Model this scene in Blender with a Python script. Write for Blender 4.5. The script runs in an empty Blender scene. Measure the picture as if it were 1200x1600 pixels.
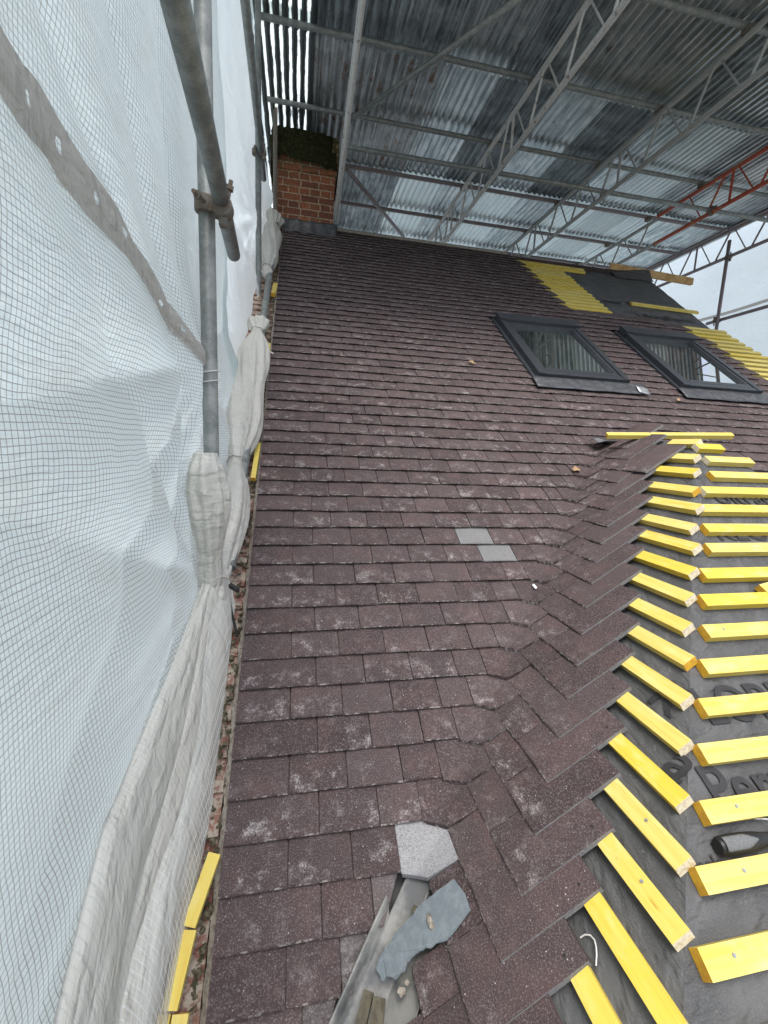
import bpy, math, random
from math import sin, cos, tan, radians, pi, sqrt, exp, hypot
from mathutils import Vector as V, Matrix, noise

random.seed(11)
sc = bpy.context.scene
COL = sc.collection

# ------------------------------------------------------------------ helpers
class MB:
    """collects verts / faces / uvs / tints of ONE mesh"""
    def __init__(s): s.v = []; s.f = []; s.uv = []; s.t = []; s.mi = []
    def face(s, pts, uv=None, tint=(.5, .5, 0), mi=0):
        b = len(s.v); s.v += [tuple(p) for p in pts]; s.f.append(tuple(range(b, b + len(pts))))
        s.uv.append(uv or [(0, 0)] * len(pts)); s.t.append(tint); s.mi.append(mi)
    def box(s, o, ax, ay, az, tint=(.5, .5, 0), mi=0, mi_end=None, uv0=(0, 0)):
        """box from corner o along full edge vectors ax, ay, az; ends (x faces) may use another slot"""
        o, ax, ay, az = V(o), V(ax), V(ay), V(az)
        c = [o + ax * i + ay * j + az * k for i in (0, 1) for j in (0, 1) for k in (0, 1)]
        lx, ly, lz = ax.length, ay.length, az.length; u, w = uv0
        e0, e1 = (mi_end if isinstance(mi_end, tuple) else (mi_end, mi_end)) if mi_end is not None else (mi, mi)
        q = [((0, 1, 3, 2), ly, lz, e0), ((4, 6, 7, 5), ly, lz, e1), ((0, 4, 5, 1), lx, lz, mi), ((2, 3, 7, 6), lx, lz, mi),
             ((0, 2, 6, 4), lx, ly, mi), ((1, 5, 7, 3), lx, ly, mi)]
        for n, (ix, a, b, m) in enumerate(q):
            uvs = []
            for i in ix:
                p = c[i] - o
                x = p.dot(ax) / lx if lx else 0; y = p.dot(ay) / ly if ly else 0; z = p.dot(az) / lz if lz else 0
                if n < 2: uvs.append((u + y, w + z))
                elif n < 4: uvs.append((u + x, w + z + .3))
                else: uvs.append((u + x, w + y))
            s.face([c[i] for i in ix], uvs, tint, m)
    def tube(s, pts, r, n=12, tint=(.5, .5, 0), mi=0, cap=True, rfun=None):
        pts = [V(p) for p in pts]; rings = []; L = 0
        for i, p in enumerate(pts):
            d = (pts[min(i + 1, len(pts) - 1)] - pts[max(i - 1, 0)]).normalized()
            a = d.orthogonal() if i == 0 else (prev - d * prev.dot(d)); a.normalize(); prev = a
            b = d.cross(a); rr = r(i) if callable(r) else r
            ring = []
            for k in range(n):
                t = 2 * pi * k / n; q = rr * (rfun(i, t) if rfun else 1)
                ring.append(p + a * cos(t) * q + b * sin(t) * q)
            rings.append(ring)
        base = len(s.v)
        for ring in rings: s.v += [tuple(p) for p in ring]
        for i in range(len(pts) - 1):
            l2 = L + (pts[i + 1] - pts[i]).length; rad = (r(i) if callable(r) else r)
            for k in range(n):
                k2 = (k + 1) % n
                s.f.append((base + i * n + k, base + i * n + k2, base + (i + 1) * n + k2, base + (i + 1) * n + k))
                u0, u1 = 2 * pi * rad * k / n, 2 * pi * rad * (k + 1) / n
                s.uv.append([(u0, L), (u1, L), (u1, l2), (u0, l2)]); s.t.append(tint); s.mi.append(mi)
            L = l2
        if cap:
            for ring, rev in ((rings[0], 1), (rings[-1], 0)):
                s.face(ring[::-1] if rev else ring, None, tint, mi)
    def grid(s, fn, nu, nv, uvfn=None, tint=(.5, .5, 0), mi=0, thick=0, skip=None, tfn=None):
        """surface fn(i, j) -> point, shared verts"""
        b = len(s.v); P = [[V(fn(i / nu, j / nv)) for j in range(nv + 1)] for i in range(nu + 1)]
        U = [[uvfn(i / nu, j / nv) if uvfn else (i / nu, j / nv) for j in range(nv + 1)] for i in range(nu + 1)]
        for i in range(nu + 1): s.v += [tuple(p) for p in P[i]]
        for i in range(nu):
            for j in range(nv):
                if skip and skip((i + .5) / nu, (j + .5) / nv): continue
                s.f.append((b + i * (nv + 1) + j, b + (i + 1) * (nv + 1) + j, b + (i + 1) * (nv + 1) + j + 1, b + i * (nv + 1) + j + 1))
                s.uv.append([U[i][j], U[i + 1][j], U[i + 1][j + 1], U[i][j + 1]]); s.t.append(tfn((i + .5) / nu, (j + .5) / nv) if tfn else tint); s.mi.append(mi)
    def build(s, name, mats, parent=None, smooth=False, solid=0, bevel=0, loc=None):
        me = bpy.data.meshes.new(name); vs = s.v
        if loc is not None: vs = [(x - loc[0], y - loc[1], z - loc[2]) for x, y, z in vs]
        me.from_pydata(vs, [], s.f)
        ul = me.uv_layers.new(name='UVMap'); ca = me.color_attributes.new('Tint', 'FLOAT_COLOR', 'CORNER')
        fu = []; fc = []
        for f, uv, t in zip(s.f, s.uv, s.t):
            for q in uv: fu += [q[0], q[1]]
            fc += [t[0], t[1], t[2], 1.0] * len(f)
        me.uv_layers['UVMap'].data.foreach_set('uv', fu); me.color_attributes['Tint'].data.foreach_set('color', fc)
        for m in (mats if isinstance(mats, (list, tuple)) else [mats]): me.materials.append(m)
        me.polygons.foreach_set('material_index', s.mi)
        if smooth: me.polygons.foreach_set('use_smooth', [True] * len(s.f))
        me.update()
        o = bpy.data.objects.new(name, me); COL.objects.link(o)
        if parent is not None: o.parent = parent
        if loc is not None: o.location = loc
        if parent is not None and loc is None: o.matrix_parent_inverse = Matrix.Translation(parent.location).inverted()
        if solid:
            md = o.modifiers.new('thickness', 'SOLIDIFY'); md.thickness = solid; md.offset = -1
        if bevel:
            md = o.modifiers.new('bevel', 'BEVEL'); md.width = bevel; md.segments = 2; md.limit_method = 'ANGLE'
        return o

def tag(o, label=None, cat=None, group=None, kind=None):
    if label: o['label'] = label
    if cat: o['category'] = cat
    if group: o['group'] = group
    if kind: o['kind'] = kind
    return o
def empty(name, loc, label, cat, group=None):
    o = bpy.data.objects.new(name, None); COL.objects.link(o); o.location = loc; o.empty_display_size = .1
    return tag(o, label, cat, group)

# ------------------------------------------------------------------ materials
class NT:
    def __init__(s, name):
        s.m = bpy.data.materials.new(name); s.m.use_nodes = True; s.n = s.m.node_tree; s.n.nodes.clear()
        s.out = s.n.nodes.new('ShaderNodeOutputMaterial')
    def node(s, t, **k):
        nd = s.n.nodes.new(t)
        for a, b in k.items():
            if a.startswith('i_'): nd.inputs[a[2:].replace('_', ' ')].default_value = b
            else: setattr(nd, a, b)
        return nd
    def link(s, a, b): s.n.links.new(a, b)
    def val(s, x, sock):
        if hasattr(x, 'is_linked') or hasattr(x, 'links'): s.link(x, sock)
        else: sock.default_value = x
    def math(s, op, a, b=0.0, c=0.0):
        nd = s.node('ShaderNodeMath', operation=op); s.val(a, nd.inputs[0]); s.val(b, nd.inputs[1]); s.val(c, nd.inputs[2]); return nd.outputs[0]
    def mix(s, f, a, b):
        nd = s.node('ShaderNodeMix', data_type='RGBA'); s.val(f, nd.inputs[0])
        for x, i in ((a, 6), (b, 7)):
            if isinstance(x, tuple): nd.inputs[i].default_value = (*x, 1) if len(x) == 3 else x
            else: s.link(x, nd.inputs[i])
        return nd.outputs[2]
    def ramp(s, x, lo, hi):
        nd = s.node('ShaderNodeMapRange', interpolation_type='SMOOTHSTEP'); s.val(x, nd.inputs[0])
        nd.inputs[1].default_value = lo; nd.inputs[2].default_value = hi; return nd.outputs[0]
    def noise(s, vec, scale, detail=3, rough=.6):
        nd = s.node('ShaderNodeTexNoise'); nd.inputs['Scale'].default_value = scale; nd.inputs['Detail'].default_value = detail
        nd.inputs['Roughness'].default_value = rough
        if vec is not None: s.link(vec, nd.inputs['Vector'])
        return nd.outputs[0]
    def voro(s, vec, scale):
        nd = s.node('ShaderNodeTexVoronoi'); nd.inputs['Scale'].default_value = scale; s.link(vec, nd.inputs['Vector']); return nd
    def mapping(s, vec, sc_, loc=(0, 0, 0)):
        nd = s.node('ShaderNodeMapping'); s.link(vec, nd.inputs[0]); nd.inputs['Scale'].default_value = sc_; nd.inputs['Location'].default_value = loc; return nd.outputs[0]
    def uv(s): return s.node('ShaderNodeUVMap', uv_map='UVMap').outputs[0]
    def obj(s): return s.node('ShaderNodeTexCoord').outputs['Object']
    def pos(s): return s.node('ShaderNodeNewGeometry').outputs['Position']
    def tint(s):
        a = s.node('ShaderNodeAttribute', attribute_name='Tint'); sp = s.node('ShaderNodeSeparateColor'); s.link(a.outputs['Color'], sp.inputs[0]); return sp.outputs
    def orand(s): return s.node('ShaderNodeObjectInfo').outputs['Random']
    def bump(s, h, dist, strength=1.0):
        nd = s.node('ShaderNodeBump'); nd.inputs['Distance'].default_value = dist; nd.inputs['Strength'].default_value = strength; s.link(h, nd.inputs['Height']); return nd.outputs[0]
    def bsdf(s, col, rough=.6, metal=0.0, spec=.5, normal=None, **k):
        b = s.node('ShaderNodeBsdfPrincipled')
        if isinstance(col, tuple): b.inputs['Base Color'].default_value = (*col, 1)
        else: s.link(col, b.inputs['Base Color'])
        s.val(rough, b.inputs['Roughness']); s.val(metal, b.inputs['Metallic']); b.inputs['Specular IOR Level'].default_value = spec
        if normal is not None: s.link(normal, b.inputs['Normal'])
        for a, x in k.items(): b.inputs[a.replace('_', ' ')].default_value = x
        s.link(b.outputs[0], s.out.inputs[0]); return b
def seeded(nt, vec, r, g, amt=37.0):
    cb = nt.node('ShaderNodeCombineXYZ'); nt.link(nt.math('MULTIPLY', r, amt), cb.inputs[0]); nt.link(nt.math('MULTIPLY', g, amt), cb.inputs[1]); nt.link(nt.math('MULTIPLY', r, 11.0), cb.inputs[2])
    ad = nt.node('ShaderNodeVectorMath', operation='ADD'); nt.link(vec, ad.inputs[0]); nt.link(cb.outputs[0], ad.inputs[1]); return ad.outputs[0]

def m_tile():
    t = NT('concrete_plain_tile'); uv = t.uv(); r, g, b = t.tint()
    vec = seeded(t, uv, r, g)
    sx = t.node('ShaderNodeSeparateXYZ'); t.link(uv, sx.inputs[0]); v = sx.outputs[1]
    base = t.mix(r, (.046, .0318, .0325), (.071, .0518, .0525))
    base = t.mix(t.math('MULTIPLY', t.ramp(t.noise(vec, 9, 3), .42, .7), .35), base, (.112, .064, .060))
    gran = t.noise(vec, 300, 3, .75); gr2 = t.noise(vec, 120, 2, .6)
    base = t.mix(t.math('MULTIPLY', t.ramp(gran, .50, .70), .7), base, (.25, .222, .215))
    base = t.mix(t.math('MULTIPLY', t.ramp(gr2, .62, .42), .0), base, (.02, .015, .015))
    # pale scuffs, strongest in the middle of the exposed part near the tail
    band = t.math('MULTIPLY', t.ramp(v, .0, .018), t.ramp(v, .085, .03))
    blot = t.ramp(t.noise(vec, 21, 6, .78), .49, .68)
    per = t.ramp(g, .15, .9)
    scuff = t.math('MULTIPLY', t.math('MULTIPLY', blot, t.math('ADD', t.math('MULTIPLY', band, .95), .2)), t.math('ADD', t.math('MULTIPLY', per, .75), .25))
    brk = t.math('ADD', t.math('MULTIPLY', t.ramp(t.noise(vec, 210, 3, .85), .44, .60), .85), .15)
    scuff = t.math('MULTIPLY', scuff, brk)
    base = t.mix(t.math('MULTIPLY', scuff, .85), base, (.48, .45, .44))
    # small white specks
    vo = t.voro(vec, 95); sp = t.math('MULTIPLY', t.ramp(vo.outputs['Distance'], .16, .07), t.ramp(t.noise(vec, 33, 2), .53, .63))
    base = t.mix(t.math('MULTIPLY', sp, .8), base, (.62, .6, .58))
    # whole-tile cement dust (b = .35 edge wear, .6 grey tile, 1 white tile)
    dust = t.math('MULTIPLY', t.ramp(b, .4, .62), t.math('ADD', t.math('MULTIPLY', t.ramp(t.noise(vec, 300, 2, .8), .32, .55), .5), .38))
    base = t.mix(dust, base, t.mix(t.ramp(b, .7, 1.0), (.21, .215, .215), (.33, .335, .34)))
    edge = t.math('MULTIPLY', t.math('MULTIPLY', t.ramp(b, .1, .3), t.ramp(b, .5, .4)), t.ramp(t.noise(vec, 45, 4, .75), .50, .64))
    base = t.mix(t.math('MULTIPLY', edge, .8), base, (.38, .35, .33))
    h = t.math('ADD', t.math('MULTIPLY', gran, .6), gr2)
    t.bsdf(base, .78, 0, .22, t.bump(h, .0026, .9)); return t.m

def m_old_tile():
    t = NT('old_clay_tile'); uv = t.uv(); r, g, b = t.tint(); vec = seeded(t, uv, r, g)
    base = t.mix(r, (.17, .075, .055), (.24, .125, .095))
    lich = t.ramp(t.noise(vec, 26, 5, .75), .42, .58)
    base = t.mix(t.math('MULTIPLY', lich, .9), base, (.36, .32, .26))
    moss = t.ramp(t.noise(t.mapping(vec, (1, 1, 1), (5, 3, 1)), 30, 4, .7), .56, .64)
    base = t.mix(moss, base, (.05, .05, .028))
    t.bsdf(base, .9, 0, .2, t.bump(t.noise(vec, 90, 4, .7), .008)); return t.m

def m_batten(i=0):
    t = NT('yellow_treated_batten'); uv = t.uv(); rnd = t.orand()
    gv = t.mapping(uv, (3, 75, 1)); cb = t.node('ShaderNodeCombineXYZ'); t.link(t.math('MULTIPLY', rnd, 91.), cb.inputs[2])
    ad = t.node('ShaderNodeVectorMath', operation='ADD'); t.link(gv, ad.inputs[0]); t.link(cb.outputs[0], ad.inputs[1])
    grain = t.noise(ad.outputs[0], 1.0, 4, .6)
    blot = t.noise(t.mapping(uv, (9, 22, 1)), 1.0, 4, .65)
    base = t.mix(t.math('POWER', rnd, .7), (.64, .475, .04), (.63, .525, .165))
    base = t.mix(t.math('MULTIPLY', t.ramp(grain, .42, .72), .6), base, (.58, .38, .04))
    base = t.mix(t.math('MULTIPLY', t.ramp(blot, .46, .74), .6), base, (.68, .60, .28))
    vo = t.voro(t.mapping(uv, (3.2, 17, 1)), 1.0)
    base = t.mix(t.math('MULTIPLY', t.ramp(vo.outputs['Distance'], .075, .03), .75), base, (.40, .22, .02))
    base = t.mix(t.math('MULTIPLY', t.ramp(t.noise(uv, 38, 5, .8), .60, .72), .5), base, (.30, .24, .10))
    base = t.mix(t.math('MULTIPLY', t.ramp(t.noise(t.mapping(uv, (1.6, 260, 1)), 1, 2, .5), .60, .70), .35), base, (.45, .30, .06))
    t.bsdf(base, .62, 0, .35, t.bump(grain, .0008)); return t.m
def m_simple(name, col, col2=None, scale=30, rough=.7, metal=0.0, spec=.4, bump=.0, detail=4, lo=.4, hi=.65, coords='obj'):
    t = NT(name); vec = t.obj() if coords == 'obj' else t.uv(); n = t.noise(vec, scale, detail, .65)
    c = t.mix(t.ramp(n, lo, hi), col, col2 or col)
    t.bsdf(c, rough, metal, spec, t.bump(n, bump) if bump else None); return t.m

def m_galv():
    t = NT('galvanised_tube'); p = t.obj(); n = t.noise(p, 22, 5, .7); f = t.noise(p, 180, 2, .6)
    c = t.mix(t.ramp(n, .35, .68), (.155, .170, .165), (.26, .275, .262)); c = t.mix(t.math('MULTIPLY', t.ramp(f, .5, .75), .3), c, (.36, .36, .33))
    c = t.mix(t.math('MULTIPLY', t.ramp(t.noise(p, 7, 4, .7), .62, .72), .22), c, (.20, .15, .10))
    t.bsdf(c, .55, .35, .5, t.bump(f, .0006)); return t.m
def m_paint(name, col, chip, amt=.55):
    t = NT(name); p = t.obj(); n = t.noise(p, 16, 6, .75)
    c = t.mix(t.ramp(n, amt, amt + .09), col, chip); c = t.mix(t.math('MULTIPLY', t.ramp(t.noise(p, 60, 3), .5, .7), .3), c, (.2, .18, .16))
    t.bsdf(c, .55, .0, .4, t.bump(n, .0006)); return t.m

def m_corr(name, c0, c1, rust=.62, metal=.88, rough=.30):
    t = NT(name); uv = t.uv(); rnd = t.orand()
    cb = t.node('ShaderNodeCombineXYZ'); t.link(t.math('MULTIPLY', rnd, 53.), cb.inputs[0]); t.link(t.math('MULTIPLY', rnd, 17.), cb.inputs[1])
    ad = t.node('ShaderNodeVectorMath', operation='ADD'); t.link(uv, ad.inputs[0]); t.link(cb.outputs[0], ad.inputs[1]); v = ad.outputs[0]
    st = t.noise(t.mapping(v, (34, 2.0, 1)), 1, 4, .65); pa = t.noise(v, 4.5, 5, .7); fn = t.noise(v, 150, 3, .7)
    c = t.mix(t.ramp(st, .36, .66), c0, c1)
    c = t.mix(t.math('MULTIPLY', t.ramp(pa, .42, .7), .55), c, tuple(min(1, x * 1.5 + .03) for x in c1))
    c = t.mix(t.math('MULTIPLY', t.ramp(fn, .48, .7), .4), c, tuple(x * .45 for x in c0))
    c = t.mix(t.math('MULTIPLY', t.math('FRACT', t.math('MULTIPLY', rnd, 7.31)), .45), c, tuple(x * .3 for x in c0))
    ru = t.math('MULTIPLY', t.ramp(t.noise(t.mapping(v, (9, 3, 1), (2, 7, 0)), 1, 6, .75), rust, rust + .09), .85)
    c = t.mix(ru, c, (.16, .075, .035))
    t.bsdf(c, rough, metal, .5, t.bump(fn, .0008)); return t.m

def m_clear_corr():
    t = NT('dirty_translucent_sheet'); uv = t.uv(); sx = t.node('ShaderNodeSeparateXYZ'); t.link(uv, sx.inputs[0])
    w = t.math('SINE', t.math('MULTIPLY', sx.outputs[0], 2 * pi / .0762))
    d = t.ramp(t.math('ADD', w, t.math('MULTIPLY', t.math('SUBTRACT', t.noise(t.mapping(uv, (20, 2.2, 1)), 1, 4, .7), .5), 4.2)), .72, .25)
    tr = t.node('ShaderNodeBsdfTranslucent'); tr.inputs[0].default_value = (.55, .62, .60, 1)
    tp_ = t.node('ShaderNodeBsdfTransparent'); m0 = t.node('ShaderNodeMixShader'); m0.inputs[0].default_value = .2
    t.link(tr.outputs[0], m0.inputs[1]); t.link(tp_.outputs[0], m0.inputs[2])
    b = t.node('ShaderNodeBsdfPrincipled'); b.inputs['Base Color'].default_value = (.035, .042, .042, 1); b.inputs['Roughness'].default_value = .5
    m = t.node('ShaderNodeMixShader'); t.link(d, m.inputs[0]); t.link(m0.outputs[0], m.inputs[1]); t.link(b.outputs[0], m.inputs[2]); t.link(m.outputs[0], t.out.inputs[0]); return t.m

def m_netting(name, film=(.80, .85, .84), thread=(.36, .33, .29), trans=.62, cell=.0125, lw=.17, clear=.06, beige=.35, dirt=.5, wrinkle=.004):
    """reinforced scaffold sheeting: translucent film with a woven thread grid; uv in metres"""
    t = NT(name); uv = t.uv()
    wob = t.node('ShaderNodeVectorMath', operation='ADD'); t.link(uv, wob.inputs[0])
    nz = t.node('ShaderNodeTexNoise'); nz.inputs['Scale'].default_value = 7; t.link(uv, nz.inputs['Vector'])
    sc_ = t.node('ShaderNodeVectorMath', operation='SCALE'); t.link(nz.outputs['Color'], sc_.inputs[0]); sc_.inputs['Scale'].default_value = .02
    t.link(sc_.outputs[0], wob.inputs[1]); sx = t.node('ShaderNodeSeparateXYZ'); t.link(wob.outputs[0], sx.inputs[0])
    def line(c):
        f = t.math('FRACT', t.math('DIVIDE', c, cell)); a = t.math('ABSOLUTE', t.math('SUBTRACT', f, .5)); return t.ramp(a, lw * .5 + .03, lw * .5 - .03)
    g = t.math('MAXIMUM', line(sx.outputs[0]), line(sx.outputs[1]))
    st = t.noise(uv, 6, 6, .7); fc = t.mix(t.math('MULTIPLY', t.ramp(st, .5, .75), beige), film, (.62, .56, .46))
    fc = t.mix(t.math('MULTIPLY', t.ramp(t.noise(uv, 70, 5, .8), .66, .74), dirt), fc, (.30, .25, .19))
    col = t.mix(g, fc, thread)
    wr = t.math('ABSOLUTE', t.math('SUBTRACT', t.noise(t.mapping(wob.outputs[0], (7, 3, 1), (.3, .7, 0)), 1.6, 5, .6), .5)); wr2 = t.math('ABSOLUTE', t.math('SUBTRACT', t.noise(t.mapping(wob.outputs[0], (4, 11, 1), (5, 2, 0)), 1.3, 4, .55), .5))
    nb = t.bump(t.math('ADD', t.ramp(wr, 0, .16), t.ramp(wr2, 0, .14)), wrinkle)
    df = t.node('ShaderNodeBsdfDiffuse'); t.link(col, df.inputs[0]); t.link(nb, df.inputs['Normal'])
    tr = t.node('ShaderNodeBsdfTranslucent'); t.link(col, tr.inputs[0]); t.link(nb, tr.inputs['Normal'])
    m1 = t.node('ShaderNodeMixShader'); m1.inputs[0].default_value = trans; t.link(df.outputs[0], m1.inputs[1]); t.link(tr.outputs[0], m1.inputs[2])
    tp_ = t.node('ShaderNodeBsdfTransparent'); m2 = t.node('ShaderNodeMixShader')
    t.link(t.math('MULTIPLY', t.math('SUBTRACT', 1.0, g), t.math('ADD', t.tint()[2], clear)), m2.inputs[0]); t.link(m1.outputs[0], m2.inputs[1]); t.link(tp_.outputs[0], m2.inputs[2])
    gl = t.node('ShaderNodeBsdfGlossy'); gl.inputs['Roughness'].default_value = .35; m3 = t.node('ShaderNodeMixShader'); m3.inputs[0].default_value = .05
    t.link(m2.outputs[0], m3.inputs[1]); t.link(gl.outputs[0], m3.inputs[2]); t.link(m3.outputs[0], t.out.inputs[0]); return t.m

def m_brick():
    t = NT('old_red_brick'); uv = t.uv(); wv = t.node('ShaderNodeVectorMath', operation='ADD'); t.link(uv, wv.inputs[0])
    nz = t.node('ShaderNodeTexNoise'); nz.inputs['Scale'].default_value = 12; t.link(uv, nz.inputs[0]); s_ = t.node('ShaderNodeVectorMath', operation='SCALE'); t.link(nz.outputs['Color'], s_.inputs[0]); s_.inputs['Scale'].default_value = .012; t.link(s_.outputs[0], wv.inputs[1])
    b = t.node('ShaderNodeTexBrick'); t.link(wv.outputs[0], b.inputs['Vector']); b.offset = .5; b.squash = .6; b.squash_frequency = 2
    b.inputs['Scale'].default_value = 1; b.inputs['Brick Width'].default_value = .2; b.inputs['Row Height'].default_value = .074; b.inputs['Mortar Size'].default_value = .0065; b.inputs['Mortar Smooth'].default_value = .35
    b.inputs['Color1'].default_value = (.30, .105, .05, 1); b.inputs['Color2'].default_value = (.14, .056, .036, 1); b.inputs['Mortar'].default_value = (.40, .32, .22, 1)
    n = t.noise(uv, 28, 5, .7); c = t.mix(t.math('MULTIPLY', t.ramp(n, .42, .68), .65), b.outputs['Color'], (.06, .034, .027))
    sx = t.node('ShaderNodeSeparateXYZ'); t.link(t.pos(), sx.inputs[0])
    gm = t.math('MULTIPLY', t.ramp(sx.outputs[2], 4.12, 4.42), t.ramp(t.noise(uv, 20, 4, .7), .35, .55)); c = t.mix(gm, c, (.05, .055, .022))
    h = t.math('SUBTRACT', t.math('MULTIPLY', n, .4), b.outputs['Fac']); t.bsdf(c, .88, 0, .25, t.bump(h, .006)); return t.m

def m_membrane():
    t = NT('black_underlay_membrane'); uv = t.uv(); n = t.noise(uv, 7, 5, .65); f = t.noise(t.mapping(uv, (1, 1, 1)), 420, 2, .6); w = t.noise(t.mapping(uv, (6, 30, 1)), 1, 4, .6)
    c = t.mix(t.ramp(n, .38, .66), (.052, .054, .056), (.088, .090, .092)); c = t.mix(t.math('MULTIPLY', t.ramp(f, .45, .7), .35), c, (.16, .16, .16))
    c = t.mix(t.math('MULTIPLY', t.ramp(t.noise(uv, 17, 5, .75), .6, .72), .35), c, (.19, .19, .18))
    vo = t.voro(uv, 55); c = t.mix(t.math('MULTIPLY', t.math('MULTIPLY', t.ramp(vo.outputs['Distance'], .09, .03), t.ramp(t.noise(uv, 9, 2), .5, .62)), .7), c, (.5, .46, .32))
    cr = t.math('ABSOLUTE', t.math('SUBTRACT', t.noise(t.mapping(uv, (5, 9, 1)), 1, 4, .6), .5))
    t.bsdf(c, .62, 0, .4, t.bump(t.math('ADD', t.math('ADD', w, t.math('MULTIPLY', f, .2)), t.math('MULTIPLY', t.ramp(cr, 0, .09), .8)), .004)); return t.m

TILE = m_tile(); OLD = m_old_tile(); BAT = m_batten()
END_OR = m_simple('dyed_cut_end', (.62, .36, .03), (.52, .27, .03), 60, .7); END_WH = m_simple('raw_cut_end', (.72, .66, .50), (.55, .46, .30), 90, .8, bump=.001)
GALV = m_galv(); WHITEP = m_paint('white_painted_steel', (.50, .50, .48), (.22, .17, .14), .56); GREYP = m_paint('grey_painted_steel', (.30, .31, .30), (.2, .15, .12), .6)
REDP = m_paint('red_oxide_steel', (.34, .055, .025), (.30, .17, .06), .54); EDGEP = m_paint('weathered_steel', (.22, .19, .2), (.3, .2, .17), .55)
RUSTY = m_simple('rusty_coupler_steel', (.17, .16, .14), (.15, .11, .08), 40, .75, .2, .4, .002)
CORR = [m_corr('weathered_zinc_sheet', (.32, .375, .40), (.74, .80, .815)), m_corr('dark_zinc_sheet', (.09, .108, .122), (.36, .41, .43), .7, .45, .42),
        m_corr('bright_zinc_sheet', (.74, .84, .86), (.90, .98, .98), .72, .75, .32), m_corr('rusting_zinc_sheet', (.26, .285, .295), (.54, .56, .56), .54, .6, .4)]
CLEAR = m_clear_corr()
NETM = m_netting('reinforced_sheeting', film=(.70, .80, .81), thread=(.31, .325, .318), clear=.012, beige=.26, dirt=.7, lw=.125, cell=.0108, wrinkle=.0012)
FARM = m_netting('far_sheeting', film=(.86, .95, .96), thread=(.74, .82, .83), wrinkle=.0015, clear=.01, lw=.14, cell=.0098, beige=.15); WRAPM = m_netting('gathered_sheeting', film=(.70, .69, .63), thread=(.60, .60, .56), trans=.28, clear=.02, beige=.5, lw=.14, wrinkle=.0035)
FLAPM = m_netting('sheeting_flap', film=(.74, .745, .69), thread=(.82, .84, .81), trans=.3, clear=.02, lw=.15, beige=.6, wrinkle=.003)
HEMM = m_netting('sheeting_hem', film=(.56, .535, .50), thread=(.48, .46, .43), trans=.5, clear=0.0, cell=.004)
PLAINM = m_netting('plain_sheeting', film=(.88, .97, .98), thread=(.82, .91, .93), trans=.75, clear=.15, beige=.05, dirt=.1)
BRICK = m_brick(); MOSS = m_simple('moss', (.013, .014, .006), (.034, .036, .014), 45, .95, 0, .1, .01)
LEAD = m_simple('lead_sheet', (.055, .058, .064), (.10, .104, .11), 20, .5, .3, .5, .002); LEADB = m_simple('bright_flashing', (.30, .31, .32), (.42, .43, .44), 30, .4, .6, .5)
MEMB = m_membrane(); PRINT = m_simple('black_print', (.022, .022, .024), (.03, .03, .032), 30, .6)
FRAME = m_simple('dark_grey_aluminium', (.040, .046, .054), (.052, .058, .066), 40, .42, .3, .5)
TIMBER = m_simple('sawn_timber', (.50, .33, .15), (.38, .23, .09), 9, .75, 0, .3, .001); TIMB_D = m_simple('dark_batten_scrap', (.10, .09, .06), (.06, .05, .035), 40, .85, bump=.003)
SLATE = m_simple('grey_lead_slate', (.15, .18, .195), (.195, .225, .24), 45, .65, 0, .35, .001); GUT = m_simple('valley_trough_grp', (.085, .09, .09), (.25, .25, .23), 8, .45, 0, .5, .001, 5, .38, .62)
LEAF = m_simple('dry_leaf', (.36, .23, .12), (.46, .33, .20), 60, .8, bump=.002); MORTAR = m_simple('mortar', (.34, .31, .26), (.18, .15, .12), 60, .95, bump=.006)
BLACKP = m_simple('black_plastic', (.012, .012, .013), (.02, .02, .02), 30, .45); RUBBER = m_simple('grey_rubber', (.11, .115, .115), (.15, .155, .155), 300, .7, bump=.0006)
CORD = m_simple('white_cord', (.68, .68, .66), (.55, .55, .52), 50, .6); TIE = m_simple('clear_cable_tie', (.30, .27, .24), (.22, .19, .16), 40, .5)
STICK = m_simple('white_label', (.72, .74, .76), (.6, .62, .64), 80, .5); EARTH = m_simple('earth', (.22, .215, .20), (.13, .14, .10), 1.5, .95, bump=.02)
PLASTER = m_simple('house_wall_brick', (.26, .10, .06), (.18, .07, .045), 9, .9, bump=.003)
def m_glass():
    t = NT('roof_window_glass'); b = t.bsdf((.035, .048, .045), .015, 0, 1.0); b.inputs['IOR'].default_value = 4.5; return t.m
GLASS = m_glass()

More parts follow.
